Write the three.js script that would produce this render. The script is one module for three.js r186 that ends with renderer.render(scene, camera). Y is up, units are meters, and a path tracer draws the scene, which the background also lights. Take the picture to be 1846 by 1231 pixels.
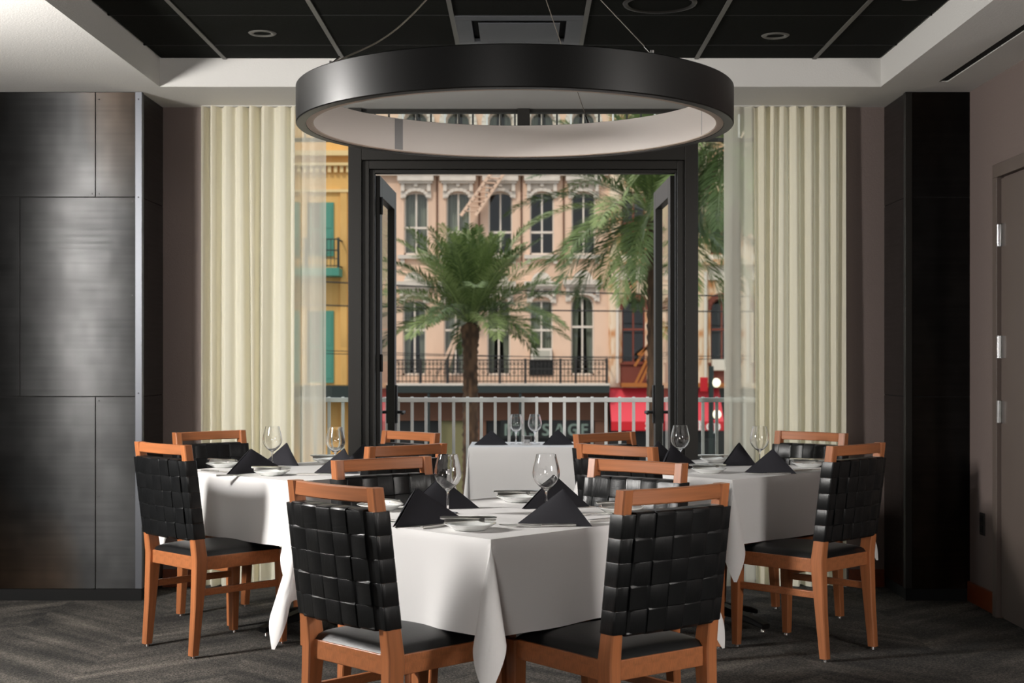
import * as THREE from 'three';
import { RoundedBoxGeometry } from 'three/addons/geometries/RoundedBoxGeometry.js';
import { mergeGeometries, mergeVertices, toCreasedNormals } from 'three/addons/utils/BufferGeometryUtils.js';
import { RectAreaLightUniformsLib } from 'three/addons/lights/RectAreaLightUniformsLib.js';
import { FontLoader } from 'three/addons/loaders/FontLoader.js';
import { TextGeometry } from 'three/addons/geometries/TextGeometry.js';

// ---------------------------------------------------------------- camera, sky, sun, lamps, exposure
const scene = new THREE.Scene();
const EYE = 1.267, FOCAL = 2570;                       // metres; pixels of the 1846 x 1231 frame (a 50 mm lens)
const camera = new THREE.PerspectiveCamera(2 * Math.atan(615.5 / FOCAL) * 180 / Math.PI, 1846 / 1231, 0.05, 400);
camera.position.set(0, EYE, 0);
camera.lookAt(0, EYE, -10);
camera.setViewOffset(1846, 1231, -21, -36.5, 1846, 1231);
camera.focus = 5.2;
camera.userData.fStop = 5.6;
const renderer = new THREE.WebGLRenderer({ antialias: true });
renderer.toneMapping = THREE.LinearToneMapping;
renderer.toneMappingExposure = 1.12;
renderer.shadowMap.enabled = true;
RectAreaLightUniformsLib.init();
scene.background = new THREE.Color().setRGB(0.82, 0.86, 0.92);   // even overcast sky

const sun = new THREE.DirectionalLight(new THREE.Color().setRGB(1.0, 0.93, 0.84), 1.25);   // sun through thin cloud, from behind the house
sun.position.set(-22, 48, 2);
sun.target.position.set(0, 0, -45);
sun.castShadow = true;
sun.shadow.radius = 16;
Object.assign(sun.shadow.camera, { left: -40, right: 40, top: 40, bottom: -40, near: 1, far: 160 });
scene.add(sun, sun.target);

const UNSEEN_LAMPS = [   // unseen lamps out of view, the last an added fill light: x, y, distance from the camera plane, aim, size, intensity, colour
  ['unseen_left_lamp', 'photographer\'s strobe with square reflector on a stand by the steel wall', [-3.2, 2.08, 4.75], [0.4, 0.3, 6.1], 0.36, 0.6, 225, [1.0, 0.97, 0.93]],  // out of view, placed to light tables, soffit and steel from the left
  ['unseen_right_lamp', 'unseen lamp on a stand out of view on the right, lighting the tables from there', [3.0, 1.75, 2.4], [0.2, 1.0, 5.2], 0.6, 0.6, 42, [1.0, 0.95, 0.9]],  // out of view, placed to light the right-hand cloth faces and ring band
  ['added_fill_lamp', 'added fill lamp on a stand behind the camera', [-1.0, 1.5, -1.0], [0, 1.4, 5.5], 1.1, 0.8, 15, [1.0, 0.96, 0.92]],  // added fill light that lifts the whole view and the inner ring
];

// ---------------------------------------------------------------- helpers
let seed = 7;
const rnd = () => { seed = (seed + 0x6D2B79F5) | 0; let t = Math.imul(seed ^ (seed >>> 15), 1 | seed); t = (t + Math.imul(t ^ (t >>> 7), 61 | t)) ^ t; return ((t ^ (t >>> 14)) >>> 0) / 4294967296; };
const rr = (a, b) => a + (b - a) * rnd();
const names = new Map();
function numbered(name) { const n = names.get(name) ?? 0; names.set(name, n + 1); return n ? name + '_' + String(n).padStart(3, '0') : name; }
const V = (x, y, d) => new THREE.Vector3(x, y, -d);     // d: distance in front of the camera plane
function mesh(name, geo, mat, parent) {
  const m = new THREE.Mesh(Array.isArray(geo) ? join(geo) : geo, mat);
  m.name = parent ? name : numbered(name); m.castShadow = m.receiveShadow = true;
  (parent ?? scene).add(m);
  return m;
}
function join(list) {
  const l = list.map((g) => { let q = g.index ? g.toNonIndexed() : g.clone(); for (const k of Object.keys(q.attributes)) if (!['position', 'normal', 'uv'].includes(k)) q.deleteAttribute(k); if (!q.attributes.uv) q.setAttribute('uv', new THREE.BufferAttribute(new Float32Array(q.attributes.position.count * 2), 2)); return q; });
  return mergeGeometries(l, false);
}
function tag(o, label, category, group, kind) { if (label) o.userData.label = label; if (category) o.userData.category = category; if (group) o.userData.group = group; if (kind) o.userData.kind = kind; return o; }
function thing(name, label, category, pos, turn = 0, group) {
  const o = new THREE.Group(); o.name = numbered(name); scene.add(o);
  if (pos) o.position.copy(pos); o.rotation.y = turn;
  return tag(o, label, category, group);
}
function copy(o, label, group) {
  const c = o.clone(); c.userData = { ...o.userData }; c.name = numbered(o.name.replace(/_\d{3}$/, '')); scene.add(c);
  if (label) c.userData.label = label; if (group) c.userData.group = group;
  return c;
}
// box between two corners given as x0,x1,y0,y1,d0,d1 (d = distance), uv in metres
function bx(x0, x1, y0, y1, d0, d1) {
  const g = new THREE.BoxGeometry(x1 - x0, y1 - y0, d1 - d0); metreUV(g);
  return g.translate((x0 + x1) / 2, (y0 + y1) / 2, -(d0 + d1) / 2);
}
function rbx(x0, x1, y0, y1, d0, d1, r = 0.004, s = 2) {
  const g = new RoundedBoxGeometry(x1 - x0, y1 - y0, d1 - d0, s, r);
  return g.translate((x0 + x1) / 2, (y0 + y1) / 2, -(d0 + d1) / 2);
}
function metreUV(g) {   // box mapping in metres
  const p = g.attributes.position, n = g.attributes.normal, uv = new Float32Array(p.count * 2);
  for (let i = 0; i < p.count; i++) {
    const ax = Math.abs(n.getX(i)), ay = Math.abs(n.getY(i)), az = Math.abs(n.getZ(i));
    if (ay >= ax && ay >= az) { uv[2 * i] = p.getX(i); uv[2 * i + 1] = p.getZ(i); } else if (ax >= az) { uv[2 * i] = p.getZ(i); uv[2 * i + 1] = p.getY(i); } else { uv[2 * i] = p.getX(i); uv[2 * i + 1] = p.getY(i); }
  }
  g.setAttribute('uv', new THREE.BufferAttribute(uv, 2));
  return g;
}
const worldUV = (g) => { g.computeVertexNormals?.(); return metreUV(g); };
function grid(nu, nv, f, closeU = false) {   // surface from f(u, v) -> [x, y, z]; u, v in 0..1
  const pos = [], uv = [], idx = [];
  for (let j = 0; j <= nv; j++) for (let i = 0; i <= nu; i++) { const p = f(i / nu, j / nv); pos.push(p[0], p[1], p[2]); uv.push(p[3] ?? i / nu, p[4] ?? j / nv); }
  const w = nu + 1;
  for (let j = 0; j < nv; j++) for (let i = 0; i < nu; i++) { const a = j * w + i, b = a + 1, c = a + w, d = c + 1; idx.push(a, b, d, a, d, c); }
  const g = new THREE.BufferGeometry();
  g.setAttribute('position', new THREE.Float32BufferAttribute(pos, 3)); g.setAttribute('uv', new THREE.Float32BufferAttribute(uv, 2)); g.setIndex(idx);
  g.computeVertexNormals();
  return g;
}
// loft of closed rings (arrays of [x,y,z], same count), capped, creased
function loft(rings, crease = 0.6) {
  const n = rings[0].length, pos = [], uv = [], idx = []; let len = 0;
  rings.forEach((r, j) => { if (j) len += Math.hypot(r[0][0] - rings[j - 1][0][0], r[0][1] - rings[j - 1][0][1], r[0][2] - rings[j - 1][0][2]); r.forEach((p, i) => { pos.push(...p); uv.push(i / n * 0.2, len); }); });
  for (let j = 0; j + 1 < rings.length; j++) for (let i = 0; i < n; i++) { const a = j * n + i, b = j * n + (i + 1) % n, c = a + n, d = b + n; idx.push(a, b, d, a, d, c); }
  for (const [j, flip] of [[0, true], [rings.length - 1, false]]) {
    const m = rings[j].reduce((s, p) => [s[0] + p[0] / n, s[1] + p[1] / n, s[2] + p[2] / n], [0, 0, 0]), k = pos.length / 3; pos.push(...m); uv.push(0.1, len);
    for (let i = 0; i < n; i++) { const a = j * n + i, b = j * n + (i + 1) % n; flip ? idx.push(k, b, a) : idx.push(k, a, b); }
  }
  const g = new THREE.BufferGeometry();
  g.setAttribute('position', new THREE.Float32BufferAttribute(pos, 3)); g.setAttribute('uv', new THREE.Float32BufferAttribute(uv, 2)); g.setIndex(idx);
  // make the winding point outwards
  let vol = 0; const A = new THREE.Vector3(), B = new THREE.Vector3(), C = new THREE.Vector3(), P = g.attributes.position;
  for (let i = 0; i < idx.length; i += 3) { A.fromBufferAttribute(P, idx[i]); B.fromBufferAttribute(P, idx[i + 1]); C.fromBufferAttribute(P, idx[i + 2]); vol += A.dot(B.cross(C)); }
  if (vol < 0) { for (let i = 0; i < idx.length; i += 3) { const t = idx[i]; idx[i] = idx[i + 1]; idx[i + 1] = t; } g.setIndex(idx); }
  return toCreasedNormals(g, crease);
}
function ringRect(cx, cy, cz, hx, hz, ch = 0.004) {   // chamfered rectangle in a level plane
  return [[-hx + ch, -hz], [hx - ch, -hz], [hx, -hz + ch], [hx, hz - ch], [hx - ch, hz], [-hx + ch, hz], [-hx, hz - ch], [-hx, -hz + ch]].map(([x, z]) => [cx + x, cy, cz + z]);
}
function ringSide(cx, cy, cz, hy, hz, ch = 0.004) {   // the same in the plane across x
  return [[-hy + ch, -hz], [hy - ch, -hz], [hy, -hz + ch], [hy, hz - ch], [hy - ch, hz], [-hy + ch, hz], [-hy, hz - ch], [-hy, -hz + ch]].map(([y, z]) => [cx, cy + y, cz + z]);
}
function tubeThrough(pts, r, seg = 24, rad = 6) { return new THREE.TubeGeometry(new THREE.CatmullRomCurve3(pts), seg, r, rad, false); }
function bar(a, b, r, n = 6) { const c = a.clone().add(b).multiplyScalar(0.5), g = new THREE.CylinderGeometry(r, r, a.distanceTo(b), n); g.applyQuaternion(new THREE.Quaternion().setFromUnitVectors(new THREE.Vector3(0, 1, 0), b.clone().sub(a).normalize())); return g.translate(c.x, c.y, c.z); }
function beam(a, b, w, h) { const c = a.clone().add(b).multiplyScalar(0.5), g = new THREE.BoxGeometry(w, a.distanceTo(b), h); g.applyQuaternion(new THREE.Quaternion().setFromUnitVectors(new THREE.Vector3(0, 1, 0), b.clone().sub(a).normalize())); return g.translate(c.x, c.y, c.z); }

// ---------------------------------------------------------------- textures
const NS = 256, lattice = new Float32Array(NS * NS); for (let i = 0; i < lattice.length; i++) lattice[i] = rnd();
function vnoise(x, y, per = NS) {
  const xi = Math.floor(x), yi = Math.floor(y), fx = x - xi, fy = y - yi, s = fx * fx * (3 - 2 * fx), t = fy * fy * (3 - 2 * fy);
  const at = (a, b) => lattice[(((b % per) + per) % per) * NS + (((a % per) + per) % per)];
  return (at(xi, yi) * (1 - s) + at(xi + 1, yi) * s) * (1 - t) + (at(xi, yi + 1) * (1 - s) + at(xi + 1, yi + 1) * s) * t;
}
function tex(w, h, f, srgb = true, repeat = [1, 1]) {
  const data = new Uint8Array(w * h * 4);
  for (let j = 0; j < h; j++) for (let i = 0; i < w; i++) { const c = f(i / w, j / h, i, j), k = 4 * (j * w + i); for (let q = 0; q < 3; q++) data[k + q] = Math.max(0, Math.min(255, Array.isArray(c) ? c[q] : c)); data[k + 3] = 255; }
  const t = new THREE.DataTexture(data, w, h); t.magFilter = THREE.LinearFilter; t.minFilter = THREE.LinearMipmapLinearFilter; t.generateMipmaps = true;
  t.wrapS = t.wrapT = THREE.RepeatWrapping; t.repeat.set(...repeat); if (srgb) t.colorSpace = THREE.SRGBColorSpace; t.needsUpdate = true;
  return t;
}
const woodTex = tex(256, 512, (u, v) => { const g = vnoise(u * 32, v * 4, 32) * 0.6 + vnoise(u * 96, v * 8, 96) * 0.4, s = vnoise(u * 4, v * 2, 4); const k = 0.86 + 0.18 * g + 0.1 * (s - 0.5); return [178 * k, 110 * k, 68 * k]; }, true, [5, 1.6]);
const leatherBump = tex(256, 256, (u, v) => 128 + 70 * (vnoise(u * 64, v * 64, 64) - 0.5) + 60 * (vnoise(u * 24 + 9, v * 24, 24) - 0.5), false, [8, 8]);
const weaveBump = tex(128, 128, (u, v, i, j) => 120 + (((i >> 1) + (j >> 1)) & 1 ? 50 : 0) + 40 * (vnoise(u * 64, v * 64, 64) - 0.5), false, [24, 24]);
const carpetTex = tex(1024, 1024, (u, v, i, j) => {   // 2.4 m square: zigzag plank carpet, streaks following each row
  const col = Math.floor(u * 4), dir = col % 2 ? 1 : -1, s = v * 2.4 + dir * ((u * 4) % 1) * 0.6 * 0.9, a = u * 2.4;
  const row = ((Math.floor(s / 0.2) % 12) + 12) % 12, tone = lattice[(row * 7 + col * 31) % 4096];
  const streak = vnoise(s * 15 + col * 13, a * 3 + 5), fine = 0.6 * vnoise(i * 0.42, j * 0.42) + 0.4 * vnoise(i * 0.9, j * 0.9), loop = ((i >> 1) + (j >> 1)) & 1 ? 6 : -6;
  const blot = vnoise(u * 12, v * 12, 12);
  const k = 54 + 18 * (tone - 0.5) + 36 * (streak - 0.5) + 96 * (fine - 0.5) + loop + 34 * (blot - 0.5);
  return [k * 1.06, k * 1.0, k * 0.92];
}, true, [1 / 2.4, 1 / 2.4]);
const carpetBump = tex(256, 256, (u, v, i, j) => 255 * vnoise(u * 128, v * 128, 128), false, [1 / 0.5, 1 / 0.5]);
const steelTex = tex(512, 1024, (u, v) => {   // blackened steel: mottled oxide with rusty brown clouds, fine level brushing
  const n = vnoise(u * 5, v * 7, 64) * 0.5 + vnoise(u * 14 + 3, v * 18, 64) * 0.3 + vnoise(u * 40, v * 46 + 5, 64) * 0.2, b = vnoise(u * 6, v * 240, 128), r = Math.max(0, vnoise(u * 4 + 20, v * 3 + 7, 64) - 0.45) * 1.6;
  const k = 38 + 24 * (n - 0.5) + 5 * (b - 0.5); return [k * (1 + 0.42 * r), k * (1 + 0.05 * r), k * (1 - 0.25 * r)];
}, true, [1 / 1.7, 1 / 2.9]);
const steelRough = tex(256, 512, (u, v) => { const n = vnoise(u * 6, v * 9, 64) * 0.6 + vnoise(u * 4, v * 180, 128) * 0.4; const k = 84 + 22 * (n - 0.5); return [k, k, k]; }, false, [1 / 1.1, 1 / 1.6]);
const plasterBump = tex(256, 256, (u, v) => 255 * (vnoise(u * 60, v * 60, 60) * 0.6 + vnoise(u * 120, v * 120, 120) * 0.4), false, [3, 3]);
const stuccoTex = tex(256, 256, (u, v) => { const k = 0.93 + 0.1 * vnoise(u * 6, v * 6, 6) + 0.06 * vnoise(u * 40, v * 14, 40) - 0.03; return [255 * k, 255 * k, 255 * k]; }, true, [0.12, 0.12]);
const rustTex = tex(256, 256, (u, v) => { const n = vnoise(u * 10, v * 5, 10) * 0.6 + vnoise(u * 30, v * 20, 30) * 0.4, r = Math.max(0, n - 0.52) * 2.2; return [236 - 50 * r, 214 - 110 * r, 186 - 140 * r]; }, true, [0.3, 0.2]);
const barkTex = tex(128, 256, (u, v) => { const k = 0.6 + 0.6 * vnoise(u * 16, v * 40, 16); return [92 * k, 70 * k, 52 * k]; });

// ---------------------------------------------------------------- materials
const std = (o) => new THREE.MeshStandardMaterial(o), phy = (o) => new THREE.MeshPhysicalMaterial(o);
const M = {
  wood: phy({ map: woodTex, roughness: 0.38, clearcoat: 0.25, clearcoatRoughness: 0.3 }),
  leather: phy({ color: 0x141516, roughness: 0.36, bumpMap: leatherBump, bumpScale: 0.0006, specularIntensity: 0.8 }),
  vinyl: phy({ color: 0x111213, roughness: 0.44, bumpMap: leatherBump, bumpScale: 0.0004 }),
  linen: phy({ color: 0xe9e7e6, roughness: 0.92, bumpMap: weaveBump, bumpScale: 0.0002, side: THREE.DoubleSide, sheen: 0.2, sheenRoughness: 0.7 }),
  napkin: phy({ color: 0x1c1b22, roughness: 0.85, sheen: 0.5, sheenRoughness: 0.5, sheenColor: new THREE.Color(0x5a5860), side: THREE.DoubleSide }),
  glass: phy({ color: 0xffffff, transmission: 1, thickness: 0.01, ior: 1.5, roughness: 0 }),
  pane: phy({ color: 0xf4faf7, transmission: 1, thickness: 0, ior: 1.5, roughness: 0 }),
  porcelain: phy({ color: 0xeef0ee, roughness: 0.12, clearcoat: 0.6, clearcoatRoughness: 0.05 }),
  silver: std({ color: 0xe2e0dc, metalness: 1, roughness: 0.34 }),
  chrome: std({ color: 0xc8c8c8, metalness: 1, roughness: 0.22 }),
  iron: std({ color: 0x121212, roughness: 0.5, metalness: 0.3 }),
  carpet: std({ map: carpetTex, roughness: 1, bumpMap: carpetBump, bumpScale: 0.004 }),
  steel: phy({ map: steelTex, metalness: 0.92, roughness: 1, roughnessMap: steelRough, anisotropy: 0.95, anisotropyRotation: Math.PI / 2 }),
  steelTrim: phy({ color: 0x6f7176, metalness: 0.9, roughness: 0.5 }),
  white: std({ color: 0xd9d7d3, roughness: 0.85, bumpMap: plasterBump, bumpScale: 0.0006 }),
  taupe: std({ color: 0x7a6c67, roughness: 0.7, bumpMap: plasterBump, bumpScale: 0.0008 }),
  taupeGloss: std({ color: 0x665a54, roughness: 0.5 }),
  tile: phy({ color: 0x151613, specularIntensity: 0.15, roughness: 0.95, bumpMap: plasterBump, bumpScale: 0.0008 }),
  gridBar: std({ color: 0x5f5e59, roughness: 0.5 }),
  dark: std({ color: 0x0a0a0a, roughness: 0.9 }),
  black: std({ color: 0x050505, roughness: 0.9 }),
  frame: std({ color: 0x24221f, roughness: 0.42, metalness: 0.35 }),
  band: phy({ color: 0x080808, roughness: 0.35, specularIntensity: 1 }),
  acrylic: phy({ color: 0xf7ede5, roughness: 0.5 }),
  acrylicSeam: std({ color: 0xa5a3a2, roughness: 0.5 }),
  curtain: phy({ color: 0xf8f2de, roughness: 1, transmission: 0.4, thickness: 0, side: THREE.DoubleSide, bumpMap: weaveBump, bumpScale: 0.0003 }),
  sheer: phy({ color: 0xf3efdf, roughness: 1, transmission: 0.35, thickness: 0, side: THREE.DoubleSide, opacity: 0.62, transparent: true }),
  baseboard: phy({ map: woodTex, color: 0xb08a6a, roughness: 0.35 }),
  rail: std({ color: 0xe4e3df, roughness: 0.5 }),
  concrete: std({ color: 0x8f8b84, roughness: 0.95, map: stuccoTex }),
  asphalt: std({ color: 0x55544f, roughness: 0.95, map: stuccoTex }),
  pink: std({ color: 0xe9c6aa, roughness: 0.95, map: stuccoTex }),
  pinkTrim: std({ color: 0xe2d6c6, roughness: 0.9, map: stuccoTex }),
  orange: std({ color: 0xeab56c, roughness: 0.95, map: stuccoTex }),
  orangeTrim: std({ color: 0xf0cd94, roughness: 0.9 }),
  cream: std({ roughness: 0.95, map: rustTex }),
  redBrown: std({ color: 0x7a3c2c, roughness: 0.7 }),
  rust: std({ color: 0xa8662f, roughness: 0.9 }),
  shopBrown: std({ color: 0x6d4c3a, roughness: 0.9 }),
  shopBlack: std({ color: 0x12130f, roughness: 0.4 }),
  khaki: std({ color: 0x7b7652, roughness: 0.9 }),
  greenIron: std({ color: 0x1f2a27, roughness: 0.6 }),
  blackIron: std({ color: 0x25221e, roughness: 0.6 }),
  shutter: std({ color: 0x4f8f7c, roughness: 0.8 }),
  roomWall: std({ color: 0x8f8a80, roughness: 0.95 }),
  winGlass: phy({ color: 0xdfe8e6, transmission: 1, thickness: 0, roughness: 0, ior: 1.5 }),
  winWhite: std({ color: 0xe2d6c6, roughness: 0.8 }),
  drape: std({ color: 0xb9b4a4, roughness: 1 }),
  awning: std({ color: 0xe04a54, roughness: 0.85 }),
  valance: std({ color: 0xc81e28, roughness: 0.85 }),
  letterWhite: std({ color: 0xf2ece6, roughness: 0.8 }),
  letterGreen: std({ color: 0x76877c, roughness: 0.7 }),
  bark: std({ map: barkTex, roughness: 1 }),
  frondA: phy({ color: 0x74894c, roughness: 0.6, side: THREE.DoubleSide, transmission: 0.25, thickness: 0 }),
  frondB: phy({ color: 0x97a869, roughness: 0.6, side: THREE.DoubleSide, transmission: 0.25, thickness: 0 }),
  frondC: phy({ color: 0x566b38, roughness: 0.6, side: THREE.DoubleSide, transmission: 0.25, thickness: 0 }),
  cable: std({ color: 0x8a8378, roughness: 0.5, metalness: 0.4 }),
  wire: std({ color: 0x2a2a2a, roughness: 0.8 }),
  globe: std({ color: 0xfff4dc, roughness: 0.4, emissive: new THREE.Color(1, 0.9, 0.65), emissiveIntensity: 1.2 }),
  amber: std({ color: 0xffb070, emissive: new THREE.Color(1, 0.45, 0.15), emissiveIntensity: 0.8 }),
  plug: std({ color: 0x1c1a19, roughness: 0.5 }),
};
const struct = (name, geo, mat) => tag(mesh(name, geo, mat), null, null, null, 'structure');

// ---------------------------------------------------------------- the room shell
const WIN = 8.10, WALL = 8.03, COL = 7.575, SOF = 2.70, COF = 2.842;
struct('floor', bx(-4.8, 4.8, -0.25, 0, -2.2, 8.3), M.carpet);
const ceiling = struct('ceiling', bx(-4.8, 4.8, COF + 0.045, 3.2, -2.2, 8.25), M.black);
ceiling.userData.label = 'white dropped border around a coffer of black ceiling tiles';
const CX0 = -1.897, CX1 = 1.862, CD0 = 1.2, CD1 = 7.43;
for (const b of [[-4.8, CX0, SOF, 2.89, -2.2, 8.25], [CX1, 2.125, SOF, 2.89, -2.2, 8.25], [2.17, 4.8, SOF, 2.89, -2.2, 8.25], [2.125, 2.17, SOF, 2.89, 7.3, 8.25], [2.125, 2.17, SOF, 2.89, -2.2, 3.6], [2.125, 2.17, 2.76, 2.89, 3.6, 7.3], [CX0, CX1, SOF, 2.89, CD1, 8.25], [CX0, CX1, SOF, 2.89, -2.2, CD0]]) mesh('soffit', bx(...b), M.white, ceiling);
mesh('air_slot', bx(2.127, 2.168, 2.704, 2.759, 3.61, 7.29), M.black, ceiling).userData.label = 'black linear air slot';
// coffer: tiles between grid bars, 0.614 m apart
const gx = [CX0, -1.556, -0.942, -0.328, 0.286, 0.90, 1.514, CX1], gd = [CD1, 7.115]; while (gd[gd.length - 1] - 0.614 > CD0) gd.push(gd[gd.length - 1] - 0.614); gd.push(CD0);
const tileGeo = new Map();
for (let a = 0; a + 1 < gx.length; a++) for (let b = 0; b + 1 < gd.length; b++) {
  if (a === 3 && b === 1) continue;                       // the air diffuser sits here
  const w = gx[a + 1] - gx[a] - 0.02, l = gd[b] - gd[b + 1] - 0.014, key = w.toFixed(3) + l.toFixed(3);
  if (!tileGeo.has(key)) { const g = metreUV(new THREE.BoxGeometry(w, 0.03, l)); tileGeo.set(key, g); }
  const t = mesh('ceiling_tile', tileGeo.get(key), M.tile, ceiling); t.position.set((gx[a] + gx[a + 1]) / 2, COF + 0.02 + rr(-0.001, 0.001), -(gd[b] + gd[b + 1]) / 2);
}
for (const x of gx.slice(1, -1)) mesh('grid_bar', bx(x - 0.0105, x + 0.0105, COF, COF + 0.03, CD0, CD1), M.gridBar, ceiling);
for (const d of gd.slice(1, -1)) mesh('grid_bar', bx(CX0, CX1, COF + 0.004, COF + 0.03, d - 0.005, d + 0.005), M.dark, ceiling);
// outer walls
const wallBack = struct('wall_back', [bx(-4.8, -1.815, 0, 2.89, WALL, 8.25), bx(1.815, 4.8, 0, 2.89, WALL, 8.25), bx(-1.815, 1.815, 2.702, 2.89, WALL, 8.25)], M.taupe);
struct('wall_left', bx(-4.8, -4.6, 0, 2.89, -2.2, COL), M.taupe);
struct('wall_front', bx(-4.6, 4.6, 0, 2.89, -2.2, -2.0), M.taupe);
struct('wall_right', [bx(4.6, 4.8, 0, 2.89, -2.2, 5.2), bx(2.37, 4.8, 0, 2.70, 5.2, WALL)], M.taupe);
// blackened steel cladding: proud panels with recessed joints, edge trim, screws, plinth
function clad(name, label, core, panels, trims, plinth) {
  const c = struct(name, bx(...core), M.dark); c.userData.label = label;
  for (const [x0, x1, y0, y1, d0, d1] of panels) mesh('steel_panel', rbx(x0, x1, y0, y1, d0, d1, 0.0012, 1), M.steel, c);
  for (const m of c.children) { const g = m.geometry; metreUV(g); }
  for (const t of trims) mesh('edge_trim', rbx(...t, 0.0015, 1), M.steelTrim, c);
  mesh('plinth', bx(...plinth), M.dark, c);
  return c;
}
const F = COL - 0.004, J = 0.002;
const steelL = clad('wall_steel_left', 'blackened steel panel cladding left of the curtained window', [-4.6, -2.035, 0, SOF, COL, WALL],
  [[-3.5, -2.274 - J, 2.141 + J, SOF - 0.002, F, COL], [-2.274 + J, -2.062, 2.141 + J, SOF - 0.002, F, COL], [-3.5, -2.675 - J, 1.082 + J, 2.141 - J, F, COL], [-2.675 + J, -2.062, 1.082 + J, 2.141 - J, F, COL],
   [-3.5, -2.274 - J, 0.062, 1.082 - J, F, COL], [-2.274 + J, -2.062, 0.062, 1.082 - J, F, COL], [-4.6, -3.5 - 2 * J, 0.062, 1.082 - J, F, COL], [-4.6, -3.5 - 2 * J, 1.082 + J, SOF - 0.002, F, COL],
   [-2.035, -2.031, 0.062, 1.082 - J, COL + 0.03, WALL], [-2.035, -2.031, 1.082 + J, 2.141 - J, COL + 0.03, WALL], [-2.035, -2.031, 2.141 + J, SOF - 0.002, COL + 0.03, WALL]],
  [[-2.062, -2.026, 0.062, SOF - 0.001, COL - 0.009, COL], [-2.035, -2.026, 0.062, SOF - 0.001, COL, COL + 0.03]], [-4.6, -2.028, 0, 0.06, COL - 0.01, COL]);
const steelR = clad('wall_steel_right', 'blackened steel pier beside the taupe door wall', [2.035, 2.37, 0, SOF, COL, WALL],
  [[2.062, 2.37, 1.082 + J, 2.141 - J, F, COL], [2.062, 2.37, 2.141 + J, SOF - 0.002, F, COL], [2.062, 2.37, 0.062, 1.082 - J, F, COL], [2.031, 2.035, 0.062, 1.082 - J, COL + 0.03, WALL], [2.031, 2.035, 1.082 + J, 2.141 - J, COL + 0.03, WALL], [2.031, 2.035, 2.141 + J, SOF - 0.002, COL + 0.03, WALL]],
  [[2.026, 2.062, 0.062, SOF - 0.001, COL - 0.009, COL], [2.026, 2.035, 0.062, SOF - 0.001, COL, COL + 0.03]], [2.028, 2.37, 0, 0.06, COL - 0.01, COL]);
steelR.children.filter((m) => m.name === 'edge_trim').forEach((m) => { m.material = M.frame; });
const screw = new THREE.CylinderGeometry(0.004, 0.004, 0.003, 8).rotateX(Math.PI / 2);
for (const [x, y, z] of [[-2.044, 2.66, 0.0105], [-2.044, 2.14, 0.0105], [-2.044, 1.1, 0.0105], [-2.08, 2.66, 0.005], [-2.08, 2.12, 0.005], [-2.255, 2.66, 0.005], [-2.255, 2.16, 0.005], [-2.292, 2.16, 0.005], [-2.08, 1.62, 0.005], [-2.08, 1.1, 0.005], [-2.08, 1.06, 0.005], [-2.255, 1.06, 0.005], [-2.08, 0.55, 0.005], [-2.255, 0.55, 0.005]]) { const s = mesh('screw', screw, M.iron, steelL); s.position.copy(V(x, y, COL - z)); }
// baseboards
struct('baseboard_right', rbx(2.352, 2.3705, 0, 0.105, 7.075, COL - 0.012, 0.004), M.baseboard);
struct('baseboard_back', [rbx(1.83, 2.03, 0, 0.1, WALL - 0.016, WALL, 0.004), rbx(-2.03, -1.83, 0, 0.1, WALL - 0.016, WALL, 0.004)], M.baseboard);
// door in the right wall
const door = struct('door_1', rbx(2.356, 2.372, 0.012, 2.17, 6.12, 7.035, 0.003), M.taupeGloss); door.userData.label = 'taupe flush door in the right wall with steel hinges';
mesh('door_casing', [rbx(2.335, 2.371, 0, 2.178, 7.04, 7.105, 0.003), rbx(2.335, 2.371, 2.178, 2.245, 6.02, 7.105, 0.003), rbx(2.335, 2.371, 0, 2.178, 6.02, 6.11, 0.003)], M.taupeGloss, door);
for (const y of [1.89, 1.34, 1.02]) { const h = mesh('hinge', [bx(2.345, 2.357, y - 0.055, y + 0.055, 6.985, 7.038), bar(V(2.343, y - 0.055, 7.037), V(2.343, y + 0.055, 7.037), 0.008, 10)], M.chrome, door); h.userData.label = 'steel hinge'; }
const outlet = thing('wall_outlet', 'small dark outlet plate low on the taupe wall beside the steel pier', 'outlet', V(2.37, 0.43, 7.356));
mesh('cover_plate', new RoundedBoxGeometry(0.008, 0.115, 0.072, 2, 0.003).translate(-0.0035, 0, 0), M.plug, outlet);
for (const y of [-0.026, 0.026]) mesh('socket', new RoundedBoxGeometry(0.004, 0.034, 0.034, 2, 0.0015).translate(-0.009, y, 0), M.dark, outlet);

// window wall: door frame, transom, side panes
const FX0 = -0.99, FX1 = 0.985, OX0 = -0.845, OX1 = 0.862, HEAD0 = 2.338, HEAD1 = 2.49;
const frameM = struct('trim_1', [rbx(FX0, FX0 + 0.075, 0, SOF, WIN - 0.06, WIN + 0.08, 0.003), rbx(FX1 - 0.075, FX1, 0, SOF, WIN - 0.06, WIN + 0.08, 0.003), rbx(FX0 + 0.075, FX1 - 0.075, HEAD1 - 0.085, HEAD1, WIN - 0.06, WIN + 0.08, 0.003)], M.frame);
frameM.userData.label = 'dark bronze frame of the double doors and transom';
mesh('door_jamb', [rbx(FX0 + 0.075, FX0 + 0.115, 0.015, HEAD1 - 0.085, WIN - 0.03, WIN + 0.1, 0.003), rbx(FX1 - 0.115, FX1 - 0.075, 0.015, HEAD1 - 0.085, WIN - 0.03, WIN + 0.1, 0.003), rbx(FX0 + 0.115, FX1 - 0.115, HEAD0 + 0.02, HEAD1 - 0.085, WIN - 0.03, WIN + 0.1, 0.003)], M.frame, frameM);
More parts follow.
